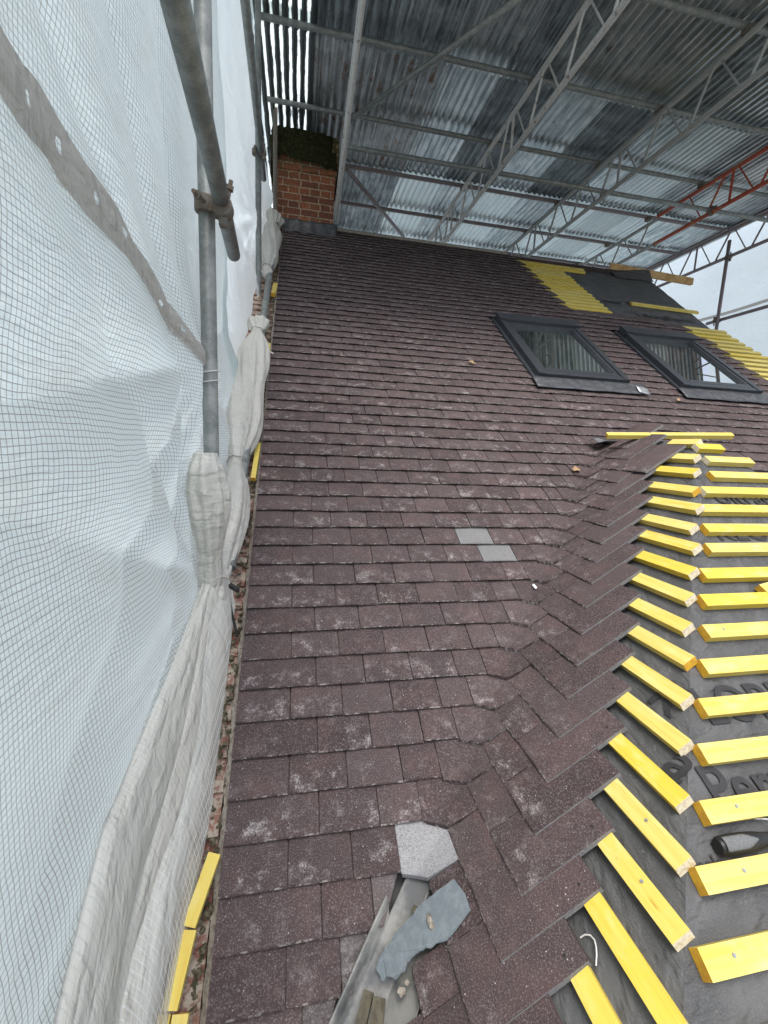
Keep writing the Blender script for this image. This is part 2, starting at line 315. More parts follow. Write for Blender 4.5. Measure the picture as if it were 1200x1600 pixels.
# ------------------------------------------------------------------ frames of the roof planes
P0 = radians(37.3); S, Cc, TP = sin(P0), cos(P0), tan(P0)
class FR:
    def __init__(s, o, eu, ev): s.o = V(o); s.u = V(eu); s.v = V(ev); s.n = s.u.cross(s.v).normalized()
    def __call__(s, u, v, n=0.0): return s.o + s.u * u + s.v * v + s.n * n
MAIN = FR((0, 0, 0), (1, 0, 0), (0, Cc, S))
SIDE = FR((.385, 0, 0), (0, -1, 0), (Cc, 0, S))
TE = .7204; HE = hypot(1, TE); ENDF = FR((0, 0, .4866), (1, 0, 0), (0, 1 / HE, TE / HE))
GZ = -5.6
RIDGE_V = 4.924 / Cc
def add_tile(mb, F, u0, u1, v0, L=.2, slope=.125, u1t=None, special=0.0, tint=None, T=.0145, endb=None):
    """one plain tile with a slight camber and a worn chamfer along the tail"""
    r, g = tint or (random.random(), random.random())
    dn = random.uniform(-.0012, .0012); tw = random.uniform(-.0016, .0016); dv = random.uniform(-.0022, .0022); gap = random.uniform(.0011, .0022)
    u0 += gap; u1 -= gap; ub = u1; ut = (u1t - gap) if u1t is not None else u1
    nseg = 4; top = []; ch = []; fr = []; hd = []; seed = (r * 3.1, g * 2.7)
    for i in range(nseg + 1):
        a = i / nseg; camb = .0022 * (1 - (2 * a - 1) ** 2); tws = tw * (2 * a - 1); ch_ = random.uniform(0, .0014)
        un = u0 + (ub - u0) * a; uh = u0 + (ut - u0) * a
        n = dn + camb + tws
        top.append((un + (uh - un) * .02, v0 + dv + .0035 + ch_, n)); ch.append((un, v0 + dv + ch_ * .6, n - .003)); fr.append((un, v0 + dv + .0105, n - T)); hd.append((uh, v0 + L, n - slope * L))
    def uvp(p): return (p[0] - u0, p[1] - v0)
    W = lambda p: F(*p)
    b = special
    for i in range(nseg):
        mb.face([W(top[i]), W(top[i + 1]), W(hd[i + 1]), W(hd[i])], [uvp(top[i]), uvp(top[i + 1]), uvp(hd[i + 1]), uvp(hd[i])], (r, g, b))
        mb.face([W(ch[i]), W(ch[i + 1]), W(top[i + 1]), W(top[i])], [uvp(ch[i]), uvp(ch[i + 1]), uvp(top[i + 1]), uvp(top[i])], (r, g, max(b, .35 if b < .4 else b)))
        mb.face([W(fr[i]), W(fr[i + 1]), W(ch[i + 1]), W(ch[i])], [(fr[i][0] - u0, -.01), (fr[i + 1][0] - u0, -.01), (ch[i + 1][0] - u0, 0), (ch[i][0] - u0, 0)], (r, g, b))
    bt = [(p[0], p[1], p[2] - T) for p in hd]
    mb.face([W(fr[0]), W(bt[0]), W(bt[-1]), W(fr[-1])], None, (r, g, b))
    for e, rev in ((0, 0), (nseg, 1)):
        q = [W(fr[e]), W(ch[e]), W(top[e]), W(hd[e]), W(bt[e])]
        uvs = [(0, 0), (.003, .01), (.006, .012), (.2, .012), (.2, 0)]
        mb.face(q[::-1] if rev else q, uvs[::-1] if rev else uvs, (r, g, endb if endb else max(b, .35 if b < .4 else b)))
    q = [W(hd[i]) for i in range(nseg + 1)]; mb.face([W(bt[0]), q[0], q[-1], W(bt[-1])], None, (r, g, b))

# ------------------------------------------------------------------ HOUSE
house = empty('house', (2.4, 3, GZ), 'house with a brown tiled roof half retiled over yellow battens and black underlay', 'house')
mb = MB()
SKY = [(1.93, 2.71), (3.21, 3.99)]; SV0, SV1 = 2.885, 3.905
def tipx(k): return (.1 * k - .03) * Cc + .385
for k in range(-4, 62):
    v = .1 * k; y = v * Cc; spans = []
    if y < 1.66:
        cut = tipx(k) - .065
        if k >= 2: spans.append((0, cut, cut))
        else:
            g0 = (y - .153) / .92 + .476; spans.append((0, g0, g0 + .087 + .02))
        if y > .95: spans.append((4.32 - (y + .30), 4.45, 4.45))
    else:
        xe = 4.42
        if k >= 32: xe = 4.30 + (42 - k) * .009
        if k in (42, 43): xe = 4.25 if k == 42 else 4.05
        if k >= 44: xe = 2.93
        xs = 0.0
        if k >= 59: xs = .60
        segs = [(xs, xe)]
        for a, b_ in SKY:
            if SV0 - .10 < v + .05 and v < SV1 + .03:
                ns = []
                for s0, s1 in segs:
                    if s1 <= a - .03 or s0 >= b_ + .03: ns.append((s0, s1))
                    else:
                        if s0 < a - .03: ns.append((s0, a - .03))
                        if s1 > b_ + .03: ns.append((b_ + .03, s1))
                segs = ns
        spans = [(a, b_, b_) for a, b_ in segs]
    for (a, b_, bt) in spans:
        js = [0.0] + ([.165 * n for n in range(1, 30)] if k % 2 == 0 else [.2475 + .165 * n for n in range(0, 30)])
        free = k >= 44 or (32 <= k <= 43 and b_ > 4.0)
        cur = [j for j in js if a < j < b_ - .0]
        if free and cur and k >= 32:            # racked edge ends on a whole tile
            b_ = bt = min(js, key=lambda j: abs(j - b_ + .02))
            cur = [j for j in js if a < j < b_ - .01]
        pts = [a] + [j for j in cur if j - a > .035 and b_ - j > .045] + [b_]
        if k <= 1: pts = [q_ for q_ in pts[:-1] if q_ < b_ - .07] + [b_ - .022, b_]
        for i in range(len(pts) - 1):
            sp = 0.0; x = (pts[i] + pts[i + 1]) / 2
            if k == 13 and abs(x - .985) < .083: sp = .62
            elif k == 12 and abs(x - 1.075) < .083: sp = .64
            elif k <= 1 and i == len(pts) - 2 and pts[i] > .1: sp = .47
            last = i == len(pts) - 2
            add_tile(mb, MAIN, pts[i], pts[i + 1], v, L=.2 if k < 61 else .07, u1t=bt if last and bt != b_ else None, special=sp)
# valley tiles (laced): one splayed tile per course where the two slopes meet
for k in range(2, 22):
    r, g = random.random(), random.random(); tx = tipx(k); jit = random.uniform(-.004, .004)
    a = MAIN(tx - .066, .1 * k - .004 + jit, .004); tip = V((tx, (tx - .385), TP * (tx - .385))) + V((0, 0, .013))
    vt = (tx - .385) / Cc
    c0 = MAIN(tx - .066, .1 * k + .135, -.014); b0 = SIDE(-(tx - .385), vt + .135, -.012); mid = V((tx + .108, tx - .385 + .108, TP * (tx - .385 + .108) - .012)); mm = a.lerp(tip, .5) + V((0, 0, .0015))
    sp = 1.0 if k == 2 else 0.0; dn = V((.004, .004, -.016))
    mb.face([a, mm, mid, c0], [(0, 0), (.035, 0), (.12, .17), (0, .135)], (r, g, sp)); mb.face([mm, tip, b0, mid], [(.035, 0), (.07, 0), (.19, .10), (.12, .17)], (r, g, sp))
    for p, q in ((a, mm), (mm, tip), (tip, b0), (c0, a)):
        mb.face([p + dn, q + dn, q, p], [(0, 0), (.04, 0), (.04, .012), (0, .012)], (r, g, max(sp, .35)))
tiles = mb.build('roof_tiles', TILE, house)

# tiles of the wing's left slope, racked back at their open end
mb = MB()
yend = {0: -.335, 1: -.255, 2: -.18, 3: -.102, 4: -.03, 5: .055, 6: .142, 7: .225, 8: .313, 9: .392, 10: .488, 11: .581, 12: .669, 13: .758, 14: .839, 15: .912, 16: 1.006, 17: 1.083, 18: 1.177, 19: 1.089, 20: 1.30, 21: 1.42}
HOLES = []
for k in range(-2, 22):
    tx = tipx(k); v = (tx - .385) / Cc; u0 = -(tx - .385) + (0 if k >= 2 else .05); u1 = -yend.get(k, tx - .675)
    if u1 - u0 < .05: continue
    n = max(1, round((u1 - u0) / .16)); w = u1 - u0; f = .165
    cuts = [u0]; x = u1
    st = []
    while x - f > u0 + .05: x -= f; st.append(x)
    cuts += st[::-1] + [u1]
    for i in range(len(cuts) - 1):
        lastt = i == len(cuts) - 2
        add_tile(mb, SIDE, cuts[i], cuts[i + 1], v, L=.262, slope=.075, tint=(random.random(), random.random() * (.6 if lastt else .9)), endb=.66 if lastt else None)
        if lastt and k < 19: HOLES.append((u1 - .028, v + .225))
for u, v in HOLES:
    c = SIDE(u, v, -.0148); pts = [c + SIDE.u * .0032 * cos(t * pi / 4) + SIDE.v * .0032 * sin(t * pi / 4) for t in range(8)]
    mb.face(pts, None, (.5, .5, 0), 1)
wt = mb.build('wing_tiles', [TILE, BLACKP], house)

# underlay membranes
def membrane(name, F, us, vs, n0, nu, nv, wav=.003, skip=None, parent=house, edge=None):
    m = MB()
    def fn(a, b):
        u = us[0] + (us[1] - us[0]) * a; v = vs[0] + (vs[1] - vs[0]) * b
        if edge: u = us[0] + (edge(v) - us[0]) * a
        w = noise.noise(V((u * 3, v * 4, n0 * 50))) * wav + noise.noise(V((u * 9, v * 14, 3))) * wav * .5
        return F(u, v, n0 + w)
    def uvf(a, b): return (us[0] + (us[1] - us[0]) * a, vs[0] + (vs[1] - vs[0]) * b)
    m.grid(fn, nu, nv, uvf, skip=skip); return m.build(name, MEMB, parent, smooth=True)
und = membrane('underlay', MAIN, (0, 4.9), (-.42, RIDGE_V), -.072, 98, 120, .006, edge=lambda v: 4.80 + max(0, v - 4.4) * .13)
und['label'] = 'black membrane on the upper slope between the yellow batten patches'
# wing: left slope, hipped end, right slope (own sheets)
hipx = lambda y: .828 + (y + .302) * .9467
m = MB()
NS = 60
def fs(a, b):      # left slope: from valley to hip / ridge
    X = .15 + (2.179 - .15) * a
    y_lo = -.302 + (X - .828) / .9467; y_hi = X - .385 + .05
    y = y_hi + (y_lo - y_hi) * b
    w = noise.noise(V((X * 5, y * 5, 2))) * .003 * min(1, 8 * (1 - b))
    p = SIDE(-y, (X - .385) / Cc, -.055 + w); return (p[0], p[1], p[2])
# project so that x stays X: SIDE with n offset shifts x, so solve directly
def fs2(a, b):
    X = .15 + (2.179 - .15) * a
    y_lo = -.302 + (X - .828) / .9467; y_hi = X - .385 + .06
    y = y_hi + (y_lo - y_hi) * b
    w = noise.noise(V((X * 5, y * 5, 2))) * .003 * min(1, 6 * (1 - b))
    return (X, y, TP * (X - .385) - .055 / Cc + w)
m.grid(fs2, 50, 30, lambda a, b: (b * .7, a * 2.5)); m.build('wing_underlay', MEMB, house, smooth=True)
m = MB()
def fe(a, b):
    y = -1.0 + (1.125 + 1.0) * b
    x0 = hipx(y); x1 = 2.179 + (1.125 - y) * .95 if True else 0
    x = x0 + (min(x1, 4.2) - x0) * a
    w = (noise.noise(V((x * 4, y * 6, 5))) * .004 + noise.noise(V((x * 11, y * 13, 8))) * .0015) * min(1, 10 * a)
    return (x, y, .4866 + TE * y + w)
m.grid(fe, 60, 60, lambda a, b: (a * 2, b * 2.4)); m.build('hip_end_underlay', MEMB, house, smooth=True)
m = MB()
m.face([(2.179, 1.125, 1.297), (2.179, 1.80, 1.297), (4.32, -.30, -.26), (4.32, -1.0, -.26)][::1], [(0, 0), (0, .7), (2, .7), (2, 0)]); m.face([(2.179, 1.125, 1.297), (2.02, 1.70, 1.2), (2.179, 1.80, 1.297)])
m.build('far_wing_underlay', MEMB, house)

# printed lettering on the membranes
def lettering(txt, F, u, v, n, size, parent, shear=.0, sx=1.0, flip=False):
    cu = bpy.data.curves.new('printed_lettering', 'FONT'); cu.body = txt; cu.size = size; cu.shear = shear; cu.offset = size * .012; cu.extrude = 0
    o = bpy.data.objects.new('tmp', cu); COL.objects.link(o); dg = bpy.context.evaluated_depsgraph_get()
    me = bpy.data.meshes.new_from_object(o.evaluated_get(dg)); bpy.data.objects.remove(o); bpy.data.curves.remove(cu)
    for w in me.vertices: w.co = F(u + w.co.x * sx, v + w.co.y, n)
    me.materials.clear(); me.materials.append(PRINT); me.name = 'printed_lettering'
    ob = bpy.data.objects.new('printed_lettering', me); COL.objects.link(ob); ob.parent = parent; ob.matrix_parent_inverse = parent.matrix_world.inverted() if False else Matrix.Translation(parent.location).inverted()
    return ob
bpy.context.view_layer.update()
def part_text(txt, F, u, v, n, size, **k):
    return lettering(txt, F, u, v, n, size, house, **k)
vE = lambda y: y * HE
part_text('LOBER', ENDF, 1.235, vE(.062), .0055, .135, shear=-.1, sx=1.0)
part_text('Perm', ENDF, 1.12, vE(-.085), .0055, .135, shear=-.1)
part_text('KLOBER', ENDF, 1.78, vE(.575), .0055, .13, shear=-.1)
part_text('UltraPerm', ENDF, 1.95, vE(.745), .0055, .12, shear=-.1)
part_text('mole', ENDF, .985, vE(-.16), .0055, .04, shear=-.1)
part_text('K', SIDE, -.195, (1.155 - .385) / Cc - .03, -.0495, .135)
part_text('a', SIDE, -.03, (1.06 - .385) / Cc - .03, -.0495, .135)
part_text('r', SIDE, .11, (.86 - .385) / Cc, -.0495, .06)
part_text('ner', MAIN, 3.68, 4.97, -.064, .16, sx=1.15); part_text('De', MAIN, 4.0, 4.97, -.064, .16, sx=1.15)
part_text('UltraPerm', MAIN, 3.93, 4.62, -.064, .17, sx=1.08)

# battens
def batten(F, u0, u1, v, nb, width=.05, th=.025, ends=(0, 0), skew=0.0, bow=0.0, label=None, parent=house):
    b = MB(); d = random.uniform(-.002, .002); n1 = MB()
    o = F(u0, v + d, nb); b.box(o, F(u1, v + d + skew, nb + bow) - o, F.v * width, F.n * th, mi=0, mi_end=ends, uv0=(random.random() * 30, random.random() * 30))
    ob = b.build('batten', [BAT, END_OR, END_WH], parent, bevel=.0016)
    if label: ob['label'] = label
    return ob
def nail(F, u, v, n, parent):
    q = MB(); c = F(u, v, n); pts = [c + F.u * .0035 * cos(t * pi / 4) + F.v * .0035 * sin(t * pi / 4) for t in range(8)]
    q.tube([c - F.n * .002, c + F.n * .0012], .0036, 8); return q.build('nail_head', LEADB, parent)
for k in range(44, 62):                                   # patch beside the tiles, upper slope
    v = .1 * k - .005; xr = 3.56 + random.uniform(-.012, .012)
    if k >= 60: xr = 3.93 + (k - 60) * .03
    batten(MAIN, 2.70 + .004 * k % .05, xr, v, -.07, ends=(1, random.choice((1, 1, 2))))
for k in range(31, 45):                                   # patch by the right-hand verge
    batten(MAIN, 4.22, 4.93 + (42 - k) * .012 + random.uniform(-.02, .02), .1 * k - .01, -.07, ends=(1, random.choice((1, 2))))
EY = [1.045, .9616, .8663, .7762, .684, .5957, .5134, .42, .3334, .2445, .1588, .0715, -.0121, -.1017, -.1858, -.272, -.36, -.448]
EX = [2.115, 2.096, 2.028, 1.899, 1.793, 1.734, 1.666, 1.554, 1.472, 1.399, 1.308, 1.222, 1.141, 1.062, .972, .897, .80, .72]
EE = [2, 2, 1, 2, 2, 1, 1, 1, 1, 1, 1, 1, 1, 1, 1, 1, 1, 1]
for i, (y, x) in enumerate(zip(EY, EX)):
    x1 = 2.27 if i == 0 else 2.36 if i == 1 else min(3.25 - y, 3.4)
    bt = batten(ENDF, x, x1, vE(y), .002, width=.044, th=.026, ends=(EE[i], 1))
    if i in (13, 14, 15, 9): nail(ENDF, x + .065 + .02 * (i % 3), vE(y) + .026, .029, bt)
SX = [2.13, 2.035, 1.948, 1.848, 1.768, 1.68, 1.603, 1.518, 1.434, 1.352, 1.277, 1.193, 1.114, 1.028, .955, .881, .80, .722]
SY = [1.06, .965, .875, .773, .67, .601, .508, .429, .352, .271, .181, .101, .016, -.071, -.155, -.234, -.315, -.40]
SE = [2, 2, 2, 1, 2, 2, 2, 2, 2, 2, 1, 2, 2, 2, 2, 2, 2, 2]
for i, (x, y) in enumerate(zip(SX, SY)):
    # SX is where the lower edge lies on the membrane (n = -.055)
    v = (x - .385) / Cc - .055 * TP
    v = (x + (-.055) * S - .385) / Cc
    yl = x - .50
    if i < 2: yl = x - .9
    bt = batten(SIDE, -yl, -y, v, -.054, width=.043, th=.026, ends=(1, SE[i]))
    if i in (14, 15): nail(SIDE, -y - .1, v + .026, -.027, bt)
# roof windows
def window(x0, x1):
    e = bpy.data.objects.new('roof_window', None); COL.objects.link(e); e.parent = house; e.matrix_parent_inverse = Matrix.Translation(house.location).inverted()
    e.location = MAIN((x0 + x1) / 2, SV0, 0); loc = e.location.copy()
    def part(mbx, nm, mat, bev=.004):
        o = mbx.build(nm, mat, None, bevel=bev); o.parent = e; o.matrix_parent_inverse = Matrix.Translation(loc).inverted(); return o
    fw = .050
    b = MB(); N0, N1 = -.07, .052
    b.box(MAIN(x0, SV0, N0), MAIN.u * fw, MAIN.v * (SV1 - SV0), MAIN.n * (N1 - N0)); b.box(MAIN(x1 - fw, SV0, N0), MAIN.u * fw, MAIN.v * (SV1 - SV0), MAIN.n * (N1 - N0))
    b.box(MAIN(x0 + fw, SV0, N0), MAIN.u * (x1 - x0 - 2 * fw), MAIN.v * .05, MAIN.n * (N1 - N0 - .004))
    part(b, 'frame', FRAME)
    b = MB(); b.box(MAIN(x0 - .006, SV1 - .10, .02), MAIN.u * (x1 - x0 + .012), MAIN.v * .12, MAIN.n * .05); part(b, 'hood', FRAME, .012)
    b = MB(); i0, i1 = x0 + fw + .004, x1 - fw - .004; a0, a1 = SV0 + .055, SV1 - .10; sw = .030
    b.box(MAIN(i0, a0, .0), MAIN.u * sw, MAIN.v * (a1 - a0), MAIN.n * .045); b.box(MAIN(i1 - sw, a0, .0), MAIN.u * sw, MAIN.v * (a1 - a0), MAIN.n * .045)
    b.box(MAIN(i0 + sw, a0, .0), MAIN.u * (i1 - i0 - 2 * sw), MAIN.v * .042, MAIN.n * .047); b.box(MAIN(i0 + sw, a1 - .04, .0), MAIN.u * (i1 - i0 - 2 * sw), MAIN.v * .04, MAIN.n * .043)
    part(b, 'sash', FRAME, .006)
    b = MB(); b.box(MAIN(i0 + sw - .003, a0 + .05, .012), MAIN.u * (i1 - i0 - 2 * sw + .006), MAIN.v * (a1 - a0 - .088), MAIN.n * .012); part(b, 'pane', GLASS, 0)
    # stepped side flashings and apron
    for xf in (x0 - .032, x1 + .002):
        b = MB(); b.box(MAIN(xf, SV0 - .02, -.02), MAIN.u * .03, MAIN.v * (SV1 - SV0 + .05), MAIN.n * .032); part(b, 'side_flashing', FRAME, .003)
    b = MB()
    def ap(a, t):
        u = x0 - .05 + (x1 - x0 + .16) * a; v = SV0 - .135 * t * (1 + .02 * sin(a * 17)) + .0
        return MAIN(u, v, .024 - .012 * t + .001 * sin(a * 23) * t)
    b.grid(ap, 30, 4); o = b.build('apron_flashing', LEAD, None, smooth=True, solid=.003); o.parent = e; o.matrix_parent_inverse = Matrix.Translation(loc).inverted()
    b = MB(); b.grid(lambda a, t: MAIN(x1 + .02 + .09 * a, SV0 - .05 - .075 * t - .02 * a, .03 - .014 * t + .006 * (1 - a)), 4, 4); o = b.build('flashing_corner', LEADB, None, smooth=True, solid=.003); o.parent = e; o.matrix_parent_inverse = Matrix.Translation(loc).inverted()
    return e
for a, b_ in SKY: window(a, b_)

# chimney
zb, zt = 3.45, 4.60
mb = MB(); lev = [(zb, -.066, .565, 4.76), (4.22, -.07, .572, 4.755), (4.225, -.088, .592, 4.735), (4.30, -.09, .594, 4.733), (4.305, -.104, .612, 4.715), (zt, -.104, .615, 4.715)]
for (z0, a0, b0, y0), (z1, a1, b1, y1) in zip(lev, lev[1:]):
    yb = 5.36
    mb.face([(a0, y0, z0), (b0, y0, z0), (b1, y1, z1), (a1, y1, z1)], [(a0, z0), (b0, z0), (b1, z1), (a1, z1)])
    mb.face([(b0, y0, z0), (b0, yb, z0), (b1, yb, z1), (b1, y1, z1)], [(y0, z0), (yb, z0), (yb, z1), (y1, z1)])
    mb.face([(a0, yb, z0), (a0, y0, z0), (a1, y1, z1), (a1, yb, z1)], [(yb, z0), (y0, z0), (y1, z1), (yb, z1)])
    mb.face([(b0, yb, z0), (a0, yb, z0), (a1, yb, z1), (b1, yb, z1)], [(b0, z0), (a0, z0), (a1, z1), (b1, z1)])
mb.face([(-.104, 4.715, zt), (.615, 4.715, zt), (.615, 5.36, zt), (-.104, 5.36, zt)])
chim = mb.build('chimney', BRICK, house)
mb = MB()
def mo(a, b):
    t = a * 2 * pi; th = b * pi / 2
    n = noise.noise(V((cos(t) * 2.2, sin(t) * 2.2, b * 5))) * .05 + noise.noise(V((cos(t) * 7, sin(t) * 7, b * 16))) * .03
    e = 5; cx = abs(cos(t)) ** (2 / e) * (1 if cos(t) > 0 else -1); cy = abs(sin(t)) ** (2 / e) * (1 if sin(t) > 0 else -1)
    rad = 1 if b < .62 else max(0, 1 - (b - .62) / .38) ** .7
    z = 4.33 + .29 * min(1, b / .62) + (.035 * (1 - rad)) + n * .7
    if b < .05: z -= .03 * (1 + noise.noise(V((t * 6, 0, 0))))
    rg = .035 * max(0, cx) ** 2 * min(1, b / .5) * 1.6
    return (.255 + (.405 + n * .6) * cx * rad - rg, 5.03 + (.345 + n * .6) * cy * rad, z - .07 * max(0, cx) ** 3)
mb.grid(mo, 120, 30); mb.build('moss_growth', MOSS, chim, smooth=True)
mb = MB()
mb.grid(lambda a, b: (-.09 + .70 * a, 4.73 - .075 * (1 - b) ** 1.5 + .006 * sin(a * 31), TP * 4.70 + .02 + .115 * b - .05 * (1 - b) + .004 * sin(a * 23)), 30, 6); mb.build('chimney_flashing', LEAD, chim, smooth=True, solid=.004)

# valley trough left open at the foot of the valley
mb = MB()
def gut(a, b):
    y = -.42 + (.49 if a < .14 else .66 if a < .5 else .56) * b; xv = y + .385
    w = (a - .5) * 2
    if a < .12: prof = -.012 + .030 * sin(a / .12 * pi)
    elif a > .5: prof = -.026 - .012 * (1 - abs(w) ** 2) - .02 * w
    else: prof = -.026 - .012 * (1 - abs(w) ** 2)
    d = V((1, -1, 0)).normalized(); p = V((xv, y, TP * (xv - .385))) + d * (.078 * w + .002)
    p.z += abs(w) * .078 * TP / sqrt(2) + prof; return p
mb.grid(gut, 40, 30); mb.build('valley_gutter', GUT, house, smooth=True, solid=.003)
mb = MB()                                                  # loose flap of underlay sticking out at the head of the valley
mb.grid(lambda a, b: V((1.965 + .23 * a, 1.66 - .02 * a - .10 * b * (1 - a * .4), 1.292 + .005 * sin(a * 9) + .010 * sin(b * 5 + a * 4) + .006 * a)), 24, 10); mb.build('underlay_flap', m_simple('wrinkled_membrane', (.16, .17, .18), (.06, .062, .065), 22, .45, bump=.004), house, smooth=True, solid=.002)
mb = MB()                                                  # membrane turned up over the ridge
def curl(a, b):
    u = 4.42 + .60 * a; t = b; up = .085 * (.25 + .75 * a ** .7)
    return MAIN(u, RIDGE_V - .16 + .20 * t, -.06 + up * t ** 1.3 * (1 + .06 * sin(a * 9)))
mb.grid(curl, 30, 10); mb.build('turned_up_underlay', MEMB, house, smooth=True, solid=.003)
mb = MB()                                                  # mortar bedding under the ridge side edge
mb.grid(lambda a, b: MAIN(a * 2.85, RIDGE_V - .02 + .06 * b, -.01 + .02 * sin(b * 3) + .006 * noise.noise(V((a * 40, b * 4, 0)))), 80, 4); mb.build('ridge_mortar', MORTAR, house, smooth=True)
# walls and rear slope (the body of the house below the roof)
mb = MB()
def prism(mb, x0, x1, y0, ze, yr, zr, y1):
    for x, rev in ((x0, 0), (x1, 1)):
        q = [(x, y0, GZ), (x, y0, ze), (x, yr, zr), (x, y1, ze), (x, y1, GZ)]; mb.face(q if rev else q[::-1], [(p[1], p[2]) for p in q])
    mb.face([(x0, y0, GZ), (x1, y0, GZ), (x1, y0, ze), (x0, y0, ze)], [(x0, GZ), (x1, GZ), (x1, ze), (x0, ze)])
    mb.face([(x1, y1, GZ), (x0, y1, GZ), (x0, y1, ze), (x1, y1, ze)], [(x1, GZ), (x0, GZ), (x0, ze), (x1, ze)])
prism(mb, .03, 4.78, -.12, TP * -.12 - .12, 4.924, TP * 4.924 - .12, 9.97)
mb.box((.5, -.95, GZ), (3.3, 0, 0), (0, .85, 0), (0, 0, -.36 - GZ)); mb.build('wall', PLASTER, house)
mb = MB(); mb.face([(0, 4.924, TP * 4.924 - .02), (4.85, 4.924, TP * 4.924 - .02), (4.85, 10.3, -.4), (0, 10.3, -.4)][::-1], [(0, 0), (4.8, 0), (4.8, 6), (0, 6)]); mb.build('rear_slope', TILE, house)
mb = MB(); mb.box((-.008, 0, 0), (.008, 0, 0), MAIN.v * (RIDGE_V - .1), MAIN.n * -.03); 
ver = MB()
def vm(a, b):
    v = -.35 + (RIDGE_V + .25) * a; j = noise.noise(V((v * 26, b * 3, 1)))
    return MAIN(.004 - .019 * b + .007 * j, v, -.016 - .026 * b + .008 * noise.noise(V((v * 40, b * 9, 7))))
ver.grid(vm, 420, 4); ver.build('verge_mortar', MORTAR, house, smooth=True)

# ------------------------------------------------------------------ neighbouring old roof beyond the verge
old = empty('neighbouring_roof', (-.6, 2.3, GZ), 'strip of weathered mossy red tiles of the adjoining roof beside the new verge', 'roof')
mb = MB()
for k in range(-7, 62):
    v = .1 * k + .03; off = 0 if k % 2 else .0825
    x = -.014
    first = True
    while x > -1.15:
        w = (.165 if not first else .165 - off * .999 if k % 2 == 0 else .165); first = False
        r = random.random(); jn = random.uniform(-.008, .004); jv = random.uniform(-.008, .008)
        p = lambda u, vv, n: MAIN(u, vv, -.034 + jn + n)
        o = p(x - w + .003, v + jv, -.014); mb.box(o, MAIN.u * (w - .006), MAIN.v * .19 - MAIN.n * .026, MAIN.n * .014, tint=(r, random.random(), 0), uv0=(x * 3, v * 1.7))
        x -= w
otile = mb.build('old_tiles', OLD, old)
mb = MB()
for i in range(620):
    v = random.uniform(-.35, 5.9); u = -.012 - abs(random.gauss(0, .035)); r = random.uniform(.003, .0095) * (1.35 if 1.6 < v < 2.8 else 1)
    c = MAIN(u, v, -.034); seed = random.random() * 50
    pts = [c + MAIN.n * (r * .9 * j / 3 - .004) for j in range(4)]
    mb.tube(pts, lambda i_, r=r: r * (1, .95, .7, .25)[i_], 7, rfun=lambda i_, t, sd=seed: 1 + .85 * noise.noise(V((cos(t) * 1.5 + sd, sin(t) * 1.5, i_))))
mb.build('moss_clumps', m_simple('dry_moss', (.045, .04, .02), (.16, .14, .095), 70, .95, bump=.006), old, smooth=True)
mb = MB(); mb.box((-1.2, -.2, GZ), (1.19, 0, 0), (0, 10, 0), (0, 0, -GZ - .6)); mb.build('wall', PLASTER, old)

# ------------------------------------------------------------------ loose things
GO = 'offcuts of yellow batten lying along the verge'
def offcut(p, q, n, width, th, label, ends=(1, 1), name='batten_offcut', roll=0.0, group=GO):
    p, q = V(p), V(q); ax = q - p; nn = V(n); nn = (nn - ax.normalized() * nn.dot(ax.normalized())).normalized(); side = ax.normalized().cross(nn)
    e = p.lerp(q, .5); b = MB(); b.box(p - side * width / 2, ax, side * width, nn * th, mi_end=ends, uv0=(random.random() * 9, random.random() * 9))
    o = b.build(name, [BAT, END_OR, END_WH], None, bevel=.0015, loc=tuple(e)); return tag(o, label, 'batten', group)
Nn = MAIN.n
def onroof(u, v, n): return tuple(MAIN(u, v, n))
offcut(onroof(-.016, .29, -.012), onroof(-.055, .16, -.006), Nn, .030, .022, 'yellow batten offcut lying topmost in the chain of offcuts by the sheeting flap')
offcut(onroof(-.053, .155, -.008), onroof(-.072, .035, -.004), Nn, .032, .022, 'yellow batten offcut lying end to end below the topmost offcut of the chain')
offcut(onroof(-.048, .028, -.006), onroof(-.06, -.12, -.006), Nn, .032, .022, 'lowest yellow offcut beside the verge, with a splintered corner', (1, 2))
offcut(onroof(-.083, .03, -.02), onroof(-.10, -.13, -.012), Nn, .026, .02, 'yellow offcut half tucked under the edge of the sheeting flap')
offcut(onroof(-.016, 1.97, -.012), onroof(-.024, 1.70, -.012), Nn, .022, .02, 'bright yellow sliver of batten in the gap opposite the tied sheeting')
offcut(onroof(-.020, 2.93, -.012), onroof(-.020, 3.05, .0), Nn, .028, .024, 'short yellow block in the verge gap beside the white cable tie')
offcut(onroof(-.026, 3.95, -.012), onroof(-.014, 4.14, .004), Nn, .034, .03, 'tiny yellow block highest up the verge, below the exposed raking tube')
offcut((1.955, 1.50, 1.312), (2.585, 1.28, 1.335), (0, -.5, .87), .036, .024, 'loose yellow batten lying across the ridge of the small hipped wing', (1, 1), 'loose_batten', group='loose yellow battens')
offcut(tuple(MAIN(4.03, 4.99, -.064)), tuple(MAIN(4.93, 4.94, -.06)), Nn, .05, .025, 'loose yellow batten lying on the black underlay above the second roof window', (1, 2), 'loose_batten', group='loose yellow battens')
offcut(tuple(ENDF(1.745, vE(.375), .006)), tuple(ENDF(1.93, vE(.405), .006)), ENDF.n, .045, .024, 'loose orange-tipped batten offcut lying on the underlay between two fixed battens', (1, 1), 'loose_batten', group='loose yellow battens')
b = MB(); p = V((4.42, 4.95, 3.74)); q = V((5.80, 4.97, 3.70)); b.box(p, q - p, (0, .047, 0), (0, 0, .088), uv0=(3, 4)); o = b.build('timber_plank', TIMBER, None, bevel=.003, loc=tuple(p)); tag(o, 'thick bare timber resting on the ridge and poking out past the gable', 'timber')
